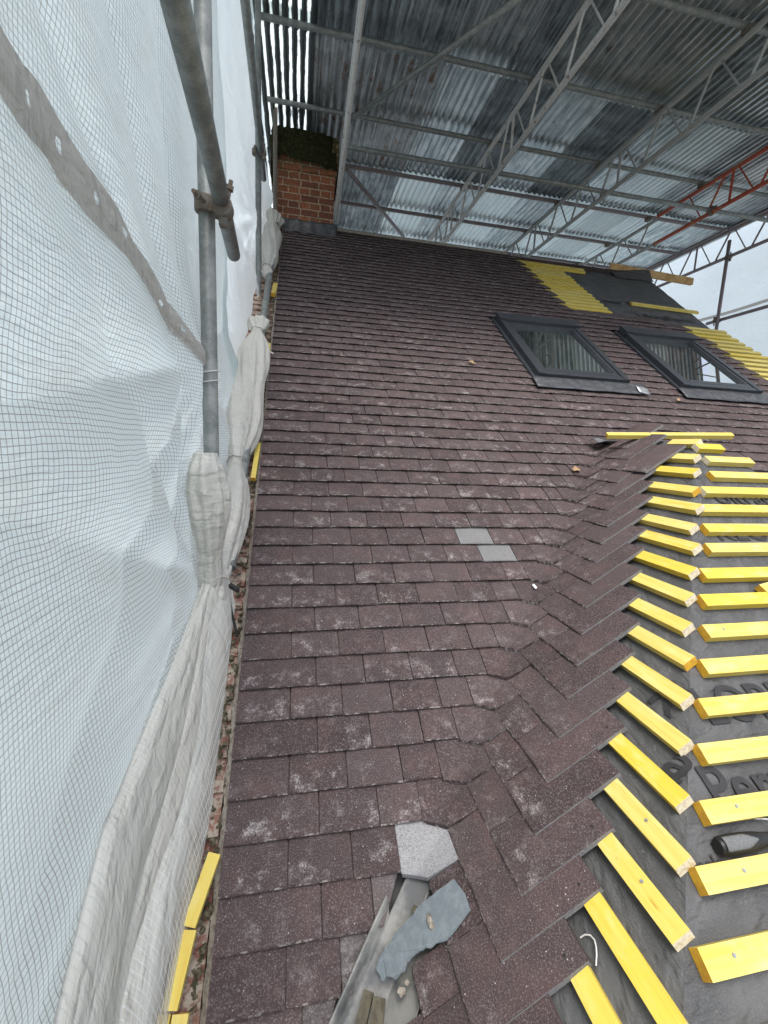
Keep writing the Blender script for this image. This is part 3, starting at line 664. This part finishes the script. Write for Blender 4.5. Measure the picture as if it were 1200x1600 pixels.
# torn grey slate-like sheet over the valley trough
b = MB(); out = [(.573, .089, .153), (.583, .045, .162), (.582, .008, .162), (.548, -.004, .138), (.520, -.012, .118), (.492, -.004, .098), (.470, .004, .080), (.447, .008, .062), (.430, -.002, .050), (.409, -.008, .034), (.398, .004, .022), (.391, .010, .018), (.383, .006, .012), (.372, .034, .010), (.378, .046, .014), (.404, .060, .034), (.44, .075, .058), (.49, .088, .094), (.53, .092, .122)]
rag = []
for i_, p_ in enumerate(out):
    q_ = out[(i_ + 1) % len(out)]; nn_ = 1 if i_ < 3 else 5
    for j_ in range(nn_):
        w_ = V(p_).lerp(V(q_), j_ / nn_); jj = .0026 if nn_ > 1 and j_ else 0; rag.append(w_ + V((random.uniform(-jj, jj), random.uniform(-jj, jj), random.uniform(-jj, jj) * .5)))
out = rag
b.face(out, [(p[0], p[1]) for p in out]); cen = V((.48, .04, .09))
o = b.build('lead_slate_scrap', SLATE, None, solid=.004, loc=tuple(cen)); tag(o, 'torn blue-grey scrap of sheet lying across the open valley trough', 'scrap sheet')
GR = 'crumbs of mortar around the valley trough'
def lump(name, c, r, mat, label, cat, stretch=(1, 1, 1), group=None, seed=0.0):
    b = MB(); 
    def f(a, t):
        th = a * 2 * pi; ph = (t - .5) * pi; d = V((cos(th) * cos(ph), sin(th) * cos(ph), sin(ph))); k = 1 + .45 * noise.noise(d * 1.6 + V((seed, seed, 0)))
        return V((d.x * stretch[0], d.y * stretch[1], d.z * stretch[2])) * r * k + V(c)
    b.grid(f, 16, 10); o = b.build(name, mat, None, smooth=True, loc=tuple(c)); return tag(o, label, cat, group)
lump('mortar_lump', (.418, -.020, .016), .0095, MORTAR, 'larger round crumb of pale mortar on the tile below the torn scrap', 'mortar', (1, 1, .6), GR, 1.2)
lump('mortar_lump', (.432, -.012, .026), .0065, MORTAR, 'smaller crumb of pale mortar touching the larger round one', 'mortar', (1, 1, .6), GR, 4.1)
lump('mortar_lump', (.497, .040, .108), .0075, MORTAR, 'elongated sliver of pale mortar on the torn blue-grey scrap', 'mortar', (.9, 2.3, .8), GR, 7.7)
lump('mortar_lump', (.478, .093, .075), .010, TIMB_D, 'dark crumb of debris in the trough at the upper edge of the scrap', 'mortar', (1, 1.2, .7), GR, 3.3)
GD = 'dark offcuts lying in the valley trough'
def scrap(p, q, w, th, label):
    p, q = V(p), V(q); ax = q - p; nn = V((0, 0, 1)); nn = (nn - ax.normalized() * nn.dot(ax.normalized())).normalized(); sd = ax.normalized().cross(nn)
    b = MB(); b.box(p - sd * w / 2, ax, sd * w, nn * th); o = b.build('dirty_wood_scrap', TIMB_D, None, bevel=.003, loc=tuple(p)); return tag(o, label, 'wood scrap', GD)
scrap((.352, .015, -.022), (.295, -.085, -.07), .022, .012, 'dirty wood scrap lying lengthwise in the trough beside its pale lip')
scrap((.372, -.005, -.012), (.335, -.10, -.06), .028, .010, 'broad dirty wood scrap wedged against the tiles in the trough')
scrap((.350, -.03, -.03), (.315, -.13, -.075), .013, .012, 'thin dirty wood scrap lying between the two wider ones')
# leaves
GL = 'dry leaves on the tiles'
def leaf(u, v, s, rot, label):
    b = MB()
    def f(a, t):
        w = sin(a * pi) ** .7 * (1 + .25 * sin(a * 15)); x = (a - .5) * 2 * s; y = (t - .5) * 1.25 * s * w; z = .004 + .010 * abs(t - .5) * 2 * s / .03 + .007 * sin(a * 4) * s / .03
        return MAIN(u + x * cos(rot) - y * sin(rot), v + x * sin(rot) + y * cos(rot), z)
    b.grid(f, 18, 6); c = MAIN(u, v, .004); o = b.build('dry_leaf', LEAF, None, smooth=True, loc=tuple(c)); return tag(o, label, 'leaf', GL)
leaf(1.75, 1.835, .030, .3, 'curled brown leaf near the head of the valley, largest of three'); leaf(1.455, 3.034, .030, -.2, 'brown leaf lying on the tiles below and beside the first roof window'); leaf(3.06, 2.707, .030, .5, 'brown leaf lying on the tiles below the second roof window')
# stuck label, cord, tool, strap
b = MB(); c = V((1.172, .822, .640)); b.box(c, MAIN.u * .011 + MAIN.v * .005, MAIN.v * .020 - MAIN.u * .007, MAIN.n * .0012); o = b.build('paper_sticker', STICK, None, loc=tuple(c)); tag(o, 'tiny white sticker on a valley tile', 'sticker')
b = MB(); pts = []
for i in range(15):
    a = i / 14; pts.append(SIDE(.185 - .04 * sin(a * pi * .9) * 0 + .055 * a - .03 * (1 - a) ** 2, .50 - .05 * a ** 2 + .03 * sin(a * pi) + .0, -.046 + .012 * sin(a * pi)))
pts = [V((.764, -.125, .222)), V((.771, -.128, .232)), V((.777, -.136, .240)), V((.778, -.147, .243)), V((.774, -.158, .241)), V((.768, -.168, .236)), V((.760, -.178, .228))]
b.tube(pts, .0016, 6); o = b.build('white_cord', CORD, None, smooth=True, loc=tuple(pts[0])); tag(o, 'short curved white cord on the black underlay by the lowest tiles', 'cord')
tool = empty('hand_tool', ENDF(1.12, vE(-.135), .02), 'hand tool with a grey and black rubber grip lying between two battens', 'tool'); tl = tool.location.copy()
b = MB(); prof = [(0, .0135), (.006, .017), (.03, .0185), (.07, .018), (.10, .0155), (.125, .012), (.15, .010), (.17, .0095)]
bp = [ENDF(1.055 + a, vE(-.133) + .004 - .03 * a * .2, .019) for a, r in prof]
b.tube(bp, lambda i: prof[i][1], 16); o = b.build('grip', BLACKP, None, smooth=True); o.parent = tool; o.matrix_parent_inverse = Matrix.Translation(tl).inverted()
b = MB(); b.grid(lambda a, t: ENDF(1.06 + .085 * a, vE(-.133) + .004 + (t - .5) * .026 * (1 - .8 * max(0, a - .6) ** 1.4 / .28), +.0405 - .004 * (2 * t - 1) ** 2 - .002 * a), 16, 8); o = b.build('grip_insert', RUBBER, None, smooth=True, solid=.002); o.parent = tool; o.matrix_parent_inverse = Matrix.Translation(tl).inverted()
b = MB(); b.tube([ENDF(1.225, vE(-.133), .018), ENDF(1.45, vE(-.128), .016)], .006, 8); o = b.build('shank', LEAD, None, smooth=True); o.parent = tool; o.matrix_parent_inverse = Matrix.Translation(tl).inverted()
b = MB(); b.tube([ENDF(1.195, vE(-.10), .004), ENDF(1.21, vE(-.105), .022), ENDF(1.225, vE(-.12), .034), ENDF(1.232, vE(-.145), .036), ENDF(1.235, vE(-.165), .03)], .0018, 6); o = b.build('grip_ring', CORD, None, smooth=True); o.parent = tool; o.matrix_parent_inverse = Matrix.Translation(tl).inverted()
b = MB(); pts = [MAIN(-.055, 1.02, .05), MAIN(-.046, .98, .02), MAIN(-.03, .93, -.005), MAIN(-.022, .90, -.018)]; b.tube(pts, .005, 6); o = b.build('strap_end', BLACKP, None, loc=tuple(pts[0])); tag(o, 'black strap end hanging from the tied sheeting onto the old tiles', 'strap')
b = MB(); c = V((1.90, .60, .985)); o = None
b.box(MAIN(-.035, 3.0, .0), MAIN.u * .05 - MAIN.v * .06, MAIN.v * .008 + MAIN.u * .004, MAIN.n * .004); o = b.build('cable_tie_tail', CORD, None, loc=tuple(MAIN(-.035, 3.0, 0))); tag(o, 'stiff white cable tie tail sticking out over the verge', 'cable tie')

# ------------------------------------------------------------------ scaffold tubes, couplers
TR = .02415
def tube_thing(p, q, label, mat=GALV, group='scaffold tubes', r=TR, name='scaffold_tube', seg=1):
    p, q = V(p), V(q); b = MB(); pts = [p.lerp(q, i / seg) for i in range(seg + 1)]
    e = empty(name, tuple(p), label, 'scaffold tube', group)
    b.tube(pts, r, 20, cap=False); o = b.build('tube_wall', mat, None, smooth=True, solid=.004, loc=tuple(p)); o.parent = e; o.location = (0, 0, 0); return e
def tube_one(p, q, label, mat=GALV, group='scaffold tubes', r=TR):
    p, q = V(p), V(q); b = MB(); b.tube([p, q], r, 20, cap=False); o = b.build('scaffold_tube', mat, None, smooth=True, solid=.004, loc=tuple(p)); return tag(o, label, 'scaffold tube', group)
def coupler(c, d1, d2, label, sep):
    """two forged bands, a body between and two bolts with nuts; a thing of its own clamped on two tubes"""
    c = V(c); d1 = V(d1).normalized(); d2 = V(d2).normalized(); sp = V(sep); e = empty('coupler', tuple(c), label, 'coupler', 'couplers clamped on the tubes')
    def part(b, nm, sm=True, bev=0): o = b.build(nm, RUSTY, None, smooth=sm, bevel=bev); o.parent = e; o.matrix_parent_inverse = Matrix.Translation(c).inverted(); return o
    for s_, d in ((-.5, d1), (.5, d2)):
        q = c + sp * s_; b = MB(); b.tube([q - d * .022, q - d * .018, q + d * .018, q + d * .022], lambda i: (.0285, .0315, .0315, .0285)[i], 20); part(b, 'band')
        a = d.cross(sp).normalized(); bb = MB(); o0 = q + a * .030 - d * .014; bb.box(o0, d * .028, a * .022, sp.normalized() * .024 - sp.normalized() * .0); part(bb, 'hinge_lug', False, .004)
        bb = MB(); o0 = q - a * .030 - d * .012; st = o0 + d * .012 + sp.normalized() * .012; bb.tube([st + a * .01, st - a * .05], .0065, 8); bb.tube([st - a * .022, st - a * .034], .0125, 6); part(bb, 'bolt', False)
    bb = MB(); w = sp.normalized(); a = d1.cross(w).normalized(); bb.box(c - w * .012 - a * .02 - d1 * .02, w * .024, a * .04, d1 * .04); part(bb, 'body', False, .005); return e

tube_one((-.10, .755, GZ), (-.10, .755, 4.9), 'upright scaffold tube nearest the viewer, standing through the gathered sheeting')
tube_one((-.008, -.2, 1.902), (-.072, 1.14, 1.925), 'thick level tube running from overhead past the nearest upright, open end showing')
coupler((-.076, .738, 1.905), (0, 0, 1), (0, 1, 0), 'brown coupler joining the nearest upright and the level tube', (.052, -.02, -.01))
tube_one((-.150, 3.25, GZ), (-.150, 3.25, 4.9), 'second upright tube along the sheeting, halfway to the chimney')
tube_one((-.095, 1.0, 3.43), (-.135, 3.62, 3.50), 'level tube clamped high on the second upright beside the sheeting')
coupler((-.142, 3.24, 3.49), (0, 0, 1), (0, 1, 0), 'rusty coupler joining the second upright and its level tube', (.05, -.01, 0))
tube_one((-.085, 4.66, 0.5), (-.085, 4.66, 4.9), 'brownish upright tube standing against the chimney side', RUSTY)
rk = lambda y: V((-.062, y, TP * y + .105))
tube_one(rk(.84), rk(4.75), 'raking tube following the roof slope, mostly wrapped in white sheeting')
tube_one((6.5, 5.14, GZ), (6.5, 5.14, 4.45), 'upright tube at the open gable in front of the white sheeting', EDGEP)
tube_one((6.53, -1.5, 3.32), (6.53, 5.35, 3.32), 'level guard tube at the open gable beneath the end lattice beam', EDGEP)
coupler((6.52, 5.17, 3.32), (0, 0, 1), (0, 1, 0), 'dark coupler at the foot of the gable upright', (-.05, .01, 0))
coupler((6.52, 5.14, 4.22), (0, 0, 1), (0, 1, 0), 'dark coupler joining the gable upright and the end lattice beam', (.045, 0, 0))
tube_one((.64, 4.24, 4.245), (6.9, 4.24, 4.265), 'long level tube hung below the lattice beams, passing under the red beam')
coupler((5.2, 4.23, 4.25), (0, 1, 0), (1, 0, 0), 'greasy dark coupler where the level tube crosses the red beam', (0, -.01, .045))
tube_one((.665, 4.26, 4.49), (1.86, 2.5, 4.47), 'pale diagonal brace rising from the chimney beam to the photo top', GALV)
tube_one((.70, 4.70, 4.30), (1.80, 6.5, 4.48), 'dark diagonal brace running down behind the ridge beside the chimney', EDGEP)

# temporary roof: purlins and corrugated sheets move as one
temp = empty('temporary_roof', (3.2, 3, 4.7), 'temporary scaffold roof of overlapping grey corrugated metal sheets on tubes', 'scaffold roof')
def tpart(b, nm, mat, **k): o = b.build(nm, mat, temp, **k); return o
PY = [1.78, 2.66, 3.54, 4.44, 5.31, 6.17, 7.0]
for y in PY:
    b = MB(); b.tube([(-.16, y, 4.675), (3.2, y, 4.672), (6.62, y, 4.675)], TR, 14); tpart(b, 'purlin_tube', GALV if y < 5 else EDGEP, smooth=True)
    if y > 2:
        b = MB()
        for xb in (2.32, 3.72, 5.2): b.box((xb - .03, y - .035, 4.62), (.06, 0, 0), (0, .07, 0), (0, 0, .05))
        tpart(b, 'purlin_clips', RUSTY, bevel=.005)
CW, COVER, PIT = .665, .59, .0762
ROWS = [(-1.75, .10), (-.05, 1.86), (1.72, 3.66), (3.46, 5.47), (5.30, 7.15)]
VAR = {(0, 4): 0, (1, 4): 1, (2, 4): 1, (3, 4): 2, (4, 4): 0, (5, 4): 2, (6, 4): 0, (7, 4): 2, (8, 4): 2, (9, 4): 2, (10, 4): 0, (11, 4): 0,
       (1, 3): 3, (2, 3): 3, (3, 3): 0, (4, 3): 1, (5, 3): 0, (6, 3): 1, (7, 3): 0, (8, 3): 2, (9, 3): 0, (10, 3): 2, (11, 3): 0,
       (1, 2): 1, (2, 2): 1, (3, 2): 0, (4, 2): 1, (5, 2): 0, (6, 2): 0, (7, 2): 1, (8, 2): 0, (9, 2): 2, (10, 2): 0, (11, 2): 0}
def add_sheet(c, r):
    x0 = -.32 + COVER * c; y0, y1 = ROWS[r]; z0 = 4.722 + (r % 2) * .012 + (c % 2) * .005
    clear = c == 0; b = MB(); nx = 70; sag = random.uniform(-.006, .006); sk = random.uniform(-.008, .008)
    def f(a, t):
        x = a * CW; y = y0 + (y1 - y0) * t
        return (x0 + x + sk * t, y, z0 + .0125 * sin(2 * pi * x / PIT) + sag * sin(t * pi) + .012 * (r * .0))
    b.grid(f, nx, 4, lambda a, t: (a * CW, (y1 - y0) * t))
    v = VAR.get((c, r), random.choice((0, 0, 1)))
    o = tpart(b, 'corrugated_sheet', CLEAR if clear else CORR[v], smooth=True)
    if clear: o['label'] = 'dirty translucent sheet letting daylight through in stripes'
    elif v == 2: o['label'] = 'bright new-looking metal sheet'
    elif v == 1: o['label'] = 'dark grey metal sheet'
    elif v == 3: o['label'] = 'metal sheet with rust streaks'
for c in range(12):
    for r in range(2, 5): add_sheet(c, r)
b = MB(); b.box((6.62, 1.72, 4.69), (.05, 0, 0), (0, 5.4, 0), (0, 0, .02)); tpart(b, 'edge_batten', EDGEP)

# lattice beams
def ladder(p, q, up, depth, mat, label, phase=0.0, rc=TR, mats2=None):
    p, q, up = V(p), V(q), V(up); e = empty('lattice_beam', tuple(p), label, 'lattice beam', 'lattice beams'); L = (q - p).length; d = (q - p) / L
    def part(b, nm, m): o = b.build(nm, m, None, smooth=True); o.parent = e; o.matrix_parent_inverse = Matrix.Translation(p).inverted()
    for z in (0, -1):
        b = MB(); b.tube([p + up * depth * z, q + up * depth * z], rc, 14); part(b, 'chord', mat)
    x = .1 + phase; k = 0
    while x < L - .5:
        for (a0, z0, a1, z1, r) in ((x, 0, x + .20, -1, .0125), (x + .27, -1, x + .50, 0, .0085)):
            b = MB(); b.tube([p + d * a0 + up * depth * z0, p + d * a1 + up * depth * z1], r, 8); part(b, 'lacing_bar', mats2 or mat)
        if k % 3 == 2:
            b = MB(); b.tube([p + d * (x + .56), p + d * (x + .56) - up * depth], .014, 8); part(b, 'post', mat); x += .10
        x += .56; k += 1
    return e
ladder((2.32, .2, 4.60), (2.30, 7.05, 4.61), (0, 0, 1), .375, WHITEP, 'white painted lattice beam under the metal sheets, first out from the chimney', .12)
ladder((3.73, .2, 4.60), (3.70, 7.05, 4.61), (0, 0, 1), .375, GREYP, 'grey lattice beam under the metal sheets, between the white and the red beams', .3)
ladder((5.20, .2, 4.60), (5.20, 5.12, 4.60), (0, 0, 1), .365, REDP, 'rusty red lattice beam under the metal sheets', .25)
ladder((5.20, 5.13, 4.56), (5.20, 7.05, 4.57), (0, 0, 1), .33, GREYP, 'short grey lattice beam continuing beyond the end of the red beam', .05)
ladder((6.54, .2, 4.60), (6.54, 7.0, 4.61), (0, 0, 1), .375, EDGEP, 'slim dark lattice beam along the open gable edge of the metal roof', .2)
ladder((.615, 2.5, 4.64), (.60, 4.80, 3.93), (0, .30, .954), .17, WHITEP, 'chipped white lattice beam sloping down beside the chimney to the ridge', .1, .019)

# ------------------------------------------------------------------ plastic sheeting
zr = lambda y: TP * y + .10
TIES = [(.775, zr(.775) + .05), (1.30, zr(1.30) + .04), (2.36, zr(2.36) + .04), (3.3, zr(3.3) + .04), (4.4, zr(4.4) + .05), (-.9, -.35)]
PT = [(.755, 1.43), (3.25, 3.0), (.755, 3.4)]
sheet = empty('plastic_sheeting', (-.2, 2, GZ), 'white gridded plastic sheeting hung on the scaffold beside the verge, gathered at its foot', 'sheeting')
def curtain_x(y, z, extra=0.0):
    x = -.205 + extra
    for (ty, tz) in PT:
        d2 = ((y - ty) / .22) ** 2 + ((z - tz) / .22) ** 2; x += .062 * exp(-d2)
    zb_ = max(zr(y), -.4); x += .085 * exp(-max(0, z - zb_) / .16)
    for j, (ty, tz) in enumerate(TIES + PT):
        dy, dz = y - ty, z - tz; r = hypot(dy, dz)
        if r < 1e-4: continue
        th = math.atan2(dz, dy); fall = exp(-(r / (1.25 if j in (0, 6) else .6)) ** 2) * min(1, r / .3)
        x += (.030 if j in (0, 6) else .020) * fall * (abs(sin(5.5 * th + j * 1.7 + .6 * sin(3 * th))) ** .6 - .5) + .006 * fall * sin(13 * th + j)
    x += .035 * noise.noise(V((y * 1.3, z * 1.1, 4.2 + extra * 30))) + .010 * noise.noise(V((y * 5, z * 3.0, 9)))
    return x
b = MB()
def cn(a, t):                                # nearer panel
    z1 = 4.95; y_ = -1.0
    zz = None
    ye = 1.75
    y = -1.0 + (ye + 1.0) * a
    z = z1 + (max(zr(y) - .02, -.9) - z1) * (t ** .8)
    yy = y + max(0, (a - .75) / .25) ** 1.5 * max(0, min(.16, (3.0 - z) * .2))
    zlim = zr(yy) - .02; z = max(z, zlim)
    return (curtain_x(yy, z), yy, z)
def cnuv(a, t):
    p = cn(a, t); return (p[1], p[2])
b.grid(cn, 150, 190, cnuv); o = b.build('near_panel', NETM, sheet, smooth=True)
b = MB()
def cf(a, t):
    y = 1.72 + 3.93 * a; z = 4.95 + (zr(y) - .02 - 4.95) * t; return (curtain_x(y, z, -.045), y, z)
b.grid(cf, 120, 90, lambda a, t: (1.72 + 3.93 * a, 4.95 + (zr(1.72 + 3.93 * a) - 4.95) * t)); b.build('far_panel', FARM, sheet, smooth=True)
# hem band with eyelets across the nearer panel
hp = [(-.55, 1.80), (-.05, 1.665), (.03, 1.685), (.17, 1.648), (.30, 1.64), (.48, 1.595), (.70, 1.52), (.80, 1.44)]
hp = [(-.55, 1.76), (-.05, 1.662), (.04, 1.672), (.17, 1.643), (.30, 1.632), (.47, 1.585), (.62, 1.53), (.755, 1.45)]
def hemc(a):
    x = a * (len(hp) - 1); i = min(int(x), len(hp) - 2); f = x - i; return (hp[i][0] + (hp[i + 1][0] - hp[i][0]) * f, hp[i][1] + (hp[i + 1][1] - hp[i][1]) * f)
b = MB()
def hem(a, t):
    y, z = hemc(a); w = .100 * (1 - .45 * a ** 3); zz = z + (t - .5) * w; return (curtain_x(y, zz) + .007 + .005 * sin(t * pi), y, zz)
HO = [.20, .33, .45, .57, .68, .78, .87]
def hskip(a, t): return any(hypot((a - h) / .0095, (t - .5) / .11) < 1 for h in HO)
b.grid(hem, 360, 40, lambda a, t: (a * 1.4, t * .09), skip=hskip); b.build('hem_band', HEMM, sheet, smooth=True)
# gathered foot wrapped round the raking tube
b = MB()
TY = [.775, 1.30, 2.36, 3.35, 4.45]
def rad(y):
    d = min(abs(y - t) for t in TY); base = .030 + .050 * (1 - exp(-(d / .13) ** 1.4))
    if y < .7: base = .034 + .045 * min(1, (.775 - y) / .3)
    if 2.50 < y < 3.25: base = 0.0
    if y > 3.5: base *= 1.15
    return base
def wrap(b, ya, yb, n):
    pts = []
    for i in range(n + 1):
        y = ya + (yb - ya) * i / n; pts.append(V((-.088 + .012 * noise.noise(V((y * 3, 1, 1))), y, zr(y) + .012 + .016 * noise.noise(V((y * 3.3, 5, 1))))))
    def rf(i, t):
        y = pts[i].y; k = 1 + .20 * sin(2 * t + 2.2 * y + 1) + .16 * noise.noise(V((cos(t) * 1.5, sin(t) * 1.5, y * 4))) + .10 * (abs(sin(4 * t + 5 * y + 2 * sin(3 * y))) - .5) + .05 * sin(9 * t + 9 * y)
        return k
    b.tube(pts, lambda i: rad(pts[i].y) * min(1, (i + .6) / 5, (n - i + .6) / 5), 72, rfun=rf)
bz = [.70, .77, .83, .88, .93, .98, 1.03, 1.07, 1.105, 1.13, 1.15, 1.165]; bagr = [.038, .038, .037, .044, .052, .057, .058, .054, .048, .041, .034, .030]
bagp = [V((-.108 + .006 * sin(z * 9), .742 - .012 * sin((z - .8) * 7), z)) for z in bz]
b.tube([bagp[0].lerp(bagp[1], 0)] + [bagp[i // 4].lerp(bagp[min(i // 4 + 1, 11)], (i % 4) / 4) for i in range(1, 45)], lambda i: bagr[min(i // 4, 11)] + (bagr[min(i // 4 + 1, 11)] - bagr[min(i // 4, 11)]) * (i % 4) / 4, 60, rfun=lambda i, t: 1 + .16 * sin(2 * t + .05 * i) + .22 * noise.noise(V((cos(t) * 1.6, sin(t) * 1.6, i * .07))) + .30 * (abs(sin(3.5 * t + .02 * i + 1.2 * noise.noise(V((t, i * .08, 3))))) ** .6 - .6) * min(1, (45 - i) / 20) + .05 * sin(11 * t + .1 * i))
wrap(b, .70, 2.62, 230); wrap(b, 3.18, 4.72, 110); b.build('gathered_hem', WRAPM, sheet, smooth=True)
# flap folded over the tube and lying on the old tiles, with folds fanning out from the tie
b = MB()
def flap(a, t):
    y = .80 - 1.45 * a; k = min(1, a / .5)
    A = V((-.125 - .11 * k, y + .00, zr(y) + .055 + .10 * k)); M_ = V((-.055 - .01 * k, y, zr(y) + .10 + .10 * k))
    xe = -.040 if y > .3 else -.040 - (.3 - y) * .115
    B = V(MAIN(xe, y / Cc + .01, -.018)); top = M_
    p = (A * (1 - t) + M_ * t * 2 * .0 + top * 0) if False else A * (1 - t) ** 2 + M_ * (2 * t * (1 - t)) + B * t ** 2
    amp = .015 * k * (1 - .9 * t); fo = sin(t * 6.5 + .8 + 1.2 * a + 1.5 * noise.noise(V((a * 3, t * 2, 9)))) * amp + .006 * k * noise.noise(V((t * 7, a * 9, 2))) * (1 - t * .6)
    d = V((.75, -.1, .65)); return p + d * fo
b.grid(flap, 150, 90, lambda a, t: (a * 1.45 + .0, t * (.10 + .17 * min(1, a / .5))), tfn=lambda a, t: (.5, .5, .42 * max(0, min(1, (t - .66 - .1 * sin(a * 5)) / .12)) * min(1, a * 4))); b.build('flap', FLAPM, sheet, smooth=True)
b = MB()
def layer(a, t):                              # second, beige layer folded over the first
    y = .80 - 1.45 * a; k = min(1, a / .55)
    A = V((-.128 - .035 * k, y, zr(y) + .065 + .34 * k ** 1.3)); M_ = V((-.085 - .05 * k, y, zr(y) + .115 + .10 * k)); B = V((-.058 - .045 * k - .012 * sin(a * 14), y, zr(y) + .035 - .055 * k + .03 * k * k))
    p = A * (1 - t) ** 2 + M_ * (2 * t * (1 - t)) + B * t ** 2
    fo = (abs(sin(t * 5.0 + .4 - 1.0 * a + noise.noise(V((a * 3, t * 3, 2))))) ** .8 - .4) * .026 * k * (1 - .5 * t) + .008 * k * noise.noise(V((t * 6, a * 8, 6)))
    return p + V((.75, -.1, .65)) * fo
b.grid(layer, 150, 80, lambda a, t: (a * 1.45 + .004, t * (.10 + .15 * min(1, a / .5)))); b.build('folded_layer', WRAPM, sheet, smooth=True)
def ring(y, r, mat, nm, parent, th=.0022):
    b = MB(); c = V((-.088, y, zr(y) + .014)); d = V((0, Cc, S)); a = V((1, 0, 0)); e = d.cross(a)
    b.tube([c + (a * cos(t * pi / 14) + e * sin(t * pi / 14)) * r * (1 + .06 * sin(t * 1.1)) for t in range(29)], th, 6); return b.build(nm, mat, parent, smooth=True)
for y, r in ((.775, .047), (1.30, .045), (2.36, .044), (3.35, .040)): ring(y, r, TIE, 'cable_tie', sheet)
b = MB(); c = V((-.05, .745, zr(.745) + .035)); b.box(c, (.03, -.012, -.016), (.006, .012, .004), (0, -.004, .012)); b.build('tie_buckle', BLACKP, sheet, bevel=.003)
for z in (1.425, 1.395):
    b = MB(); b.tube([V((-.10 + .028 * cos(t * pi / 10), .755 + .028 * sin(t * pi / 10), z + .006 * sin(t * pi / 10 + 1))) for t in range(21)], .0018, 6); b.build('pole_tie', CORD, sheet, smooth=True)

# far white sheeting enclosing the gable side
gs = empty('gable_sheeting', (7.25, 3, GZ), 'plain white sheeting closing off the scaffold beyond the gable end', 'sheeting')
b = MB()
def gsf(a, t):
    y = -3.0 + 13.5 * a; z = -1.0 + 6.0 * t; return (7.25 + .05 * noise.noise(V((y * .8, z * 1.4, 1))) + .025 * noise.noise(V((y * 2.2, z * 4, 2))), y, z)
b.grid(gsf, 140, 60, lambda a, t: (a * 13.5, t * 6)); b.build('sheet_face', PLAINM, gs, smooth=True)
b = MB(); b.grid(lambda a, t: (7.22 + .05 * noise.noise(V(((-3 + 13.5 * a) * .8, (3.62 + t * .04) * 1.4, 1))), -3 + 13.5 * a, 3.62 + .05 * t), 100, 1); b.build('seam', HEMM, gs, smooth=True)

rs = empty('rear_sheeting', (3.2, 8.3, GZ), 'plain white sheeting glimpsed behind the ridge under the far end of the metal roof', 'sheeting')
b = MB(); b.grid(lambda a, t: (-1.2 + 8.4 * a, 8.3 + .06 * noise.noise(V((a * 9, t * 6, 3))), -2.0 + 6.55 * t), 90, 50, lambda a, t: (a * 8.4, t * 6.5)); b.build('sheet_face', PLAINM, rs, smooth=True)

# ------------------------------------------------------------------ ground, light, camera
b = MB(); b.grid(lambda a, t: (-400 + 800 * a, -400 + 800 * t, GZ), 8, 8); g = b.build('ground', EARTH); tag(g, None, None, None, 'structure')

w = bpy.data.worlds.new('World'); sc.world = w; w.use_nodes = True; nt = w.node_tree; nt.nodes.clear()
sky = nt.nodes.new('ShaderNodeTexSky'); sky.sky_type = 'NISHITA'; sky.sun_disc = False; sky.sun_elevation = radians(68); sky.sun_rotation = radians(200); sky.air_density = 1.0; sky.dust_density = 4.0; sky.ozone_density = 1.2
bg = nt.nodes.new('ShaderNodeBackground'); bg.inputs[1].default_value = .14; wo = nt.nodes.new('ShaderNodeOutputWorld'); hs = nt.nodes.new('ShaderNodeHueSaturation'); hs.inputs['Saturation'].default_value = .55; nt.links.new(sky.outputs[0], hs.inputs['Color']); nt.links.new(hs.outputs[0], bg.inputs[0]); nt.links.new(bg.outputs[0], wo.inputs[0])
sl = bpy.data.lights.new('overcast_sun', 'SUN'); sl.energy = .75; sl.angle = radians(26); sl.color = (1, .97, .93); so = bpy.data.objects.new('overcast_sun', sl); COL.objects.link(so)
az = radians(200); el = radians(68); dv = V((sin(az) * cos(el), cos(az) * cos(el), sin(el))); so.rotation_euler = dv.to_track_quat('Z', 'Y').to_euler()

cam = bpy.data.cameras.new('camera'); co = bpy.data.objects.new('camera', cam); COL.objects.link(co); sc.camera = co
RW = ((.97996469, -.1948442, .0412911), (.01006978, -.15858029, -.98729473), (.1989166, .96792976, -.15344105))
Mx = Matrix(((RW[0][0], -RW[1][0], -RW[2][0]), (RW[0][1], -RW[1][1], -RW[2][1]), (RW[0][2], -RW[1][2], -RW[2][2]))).to_4x4(); Mx.translation = V((.1767366, -.77607712, 1.21590028)); co.matrix_world = Mx
cam.sensor_fit = 'VERTICAL'; cam.sensor_height = 36; cam.lens = 676.897 / 1600 * 36; cam.clip_start = .02; cam.clip_end = 2000

sc.view_settings.view_transform = 'Standard'; sc.view_settings.look = 'None'; sc.view_settings.gamma = 1; sc.view_settings.exposure = 1.3
sc.render.engine = 'CYCLES'; sc.cycles.use_denoising = True; sc.cycles.max_bounces = 10; sc.cycles.diffuse_bounces = 5; sc.cycles.transmission_bounces = 8; sc.cycles.transparent_max_bounces = 12; sc.cycles.sample_clamp_indirect = 8
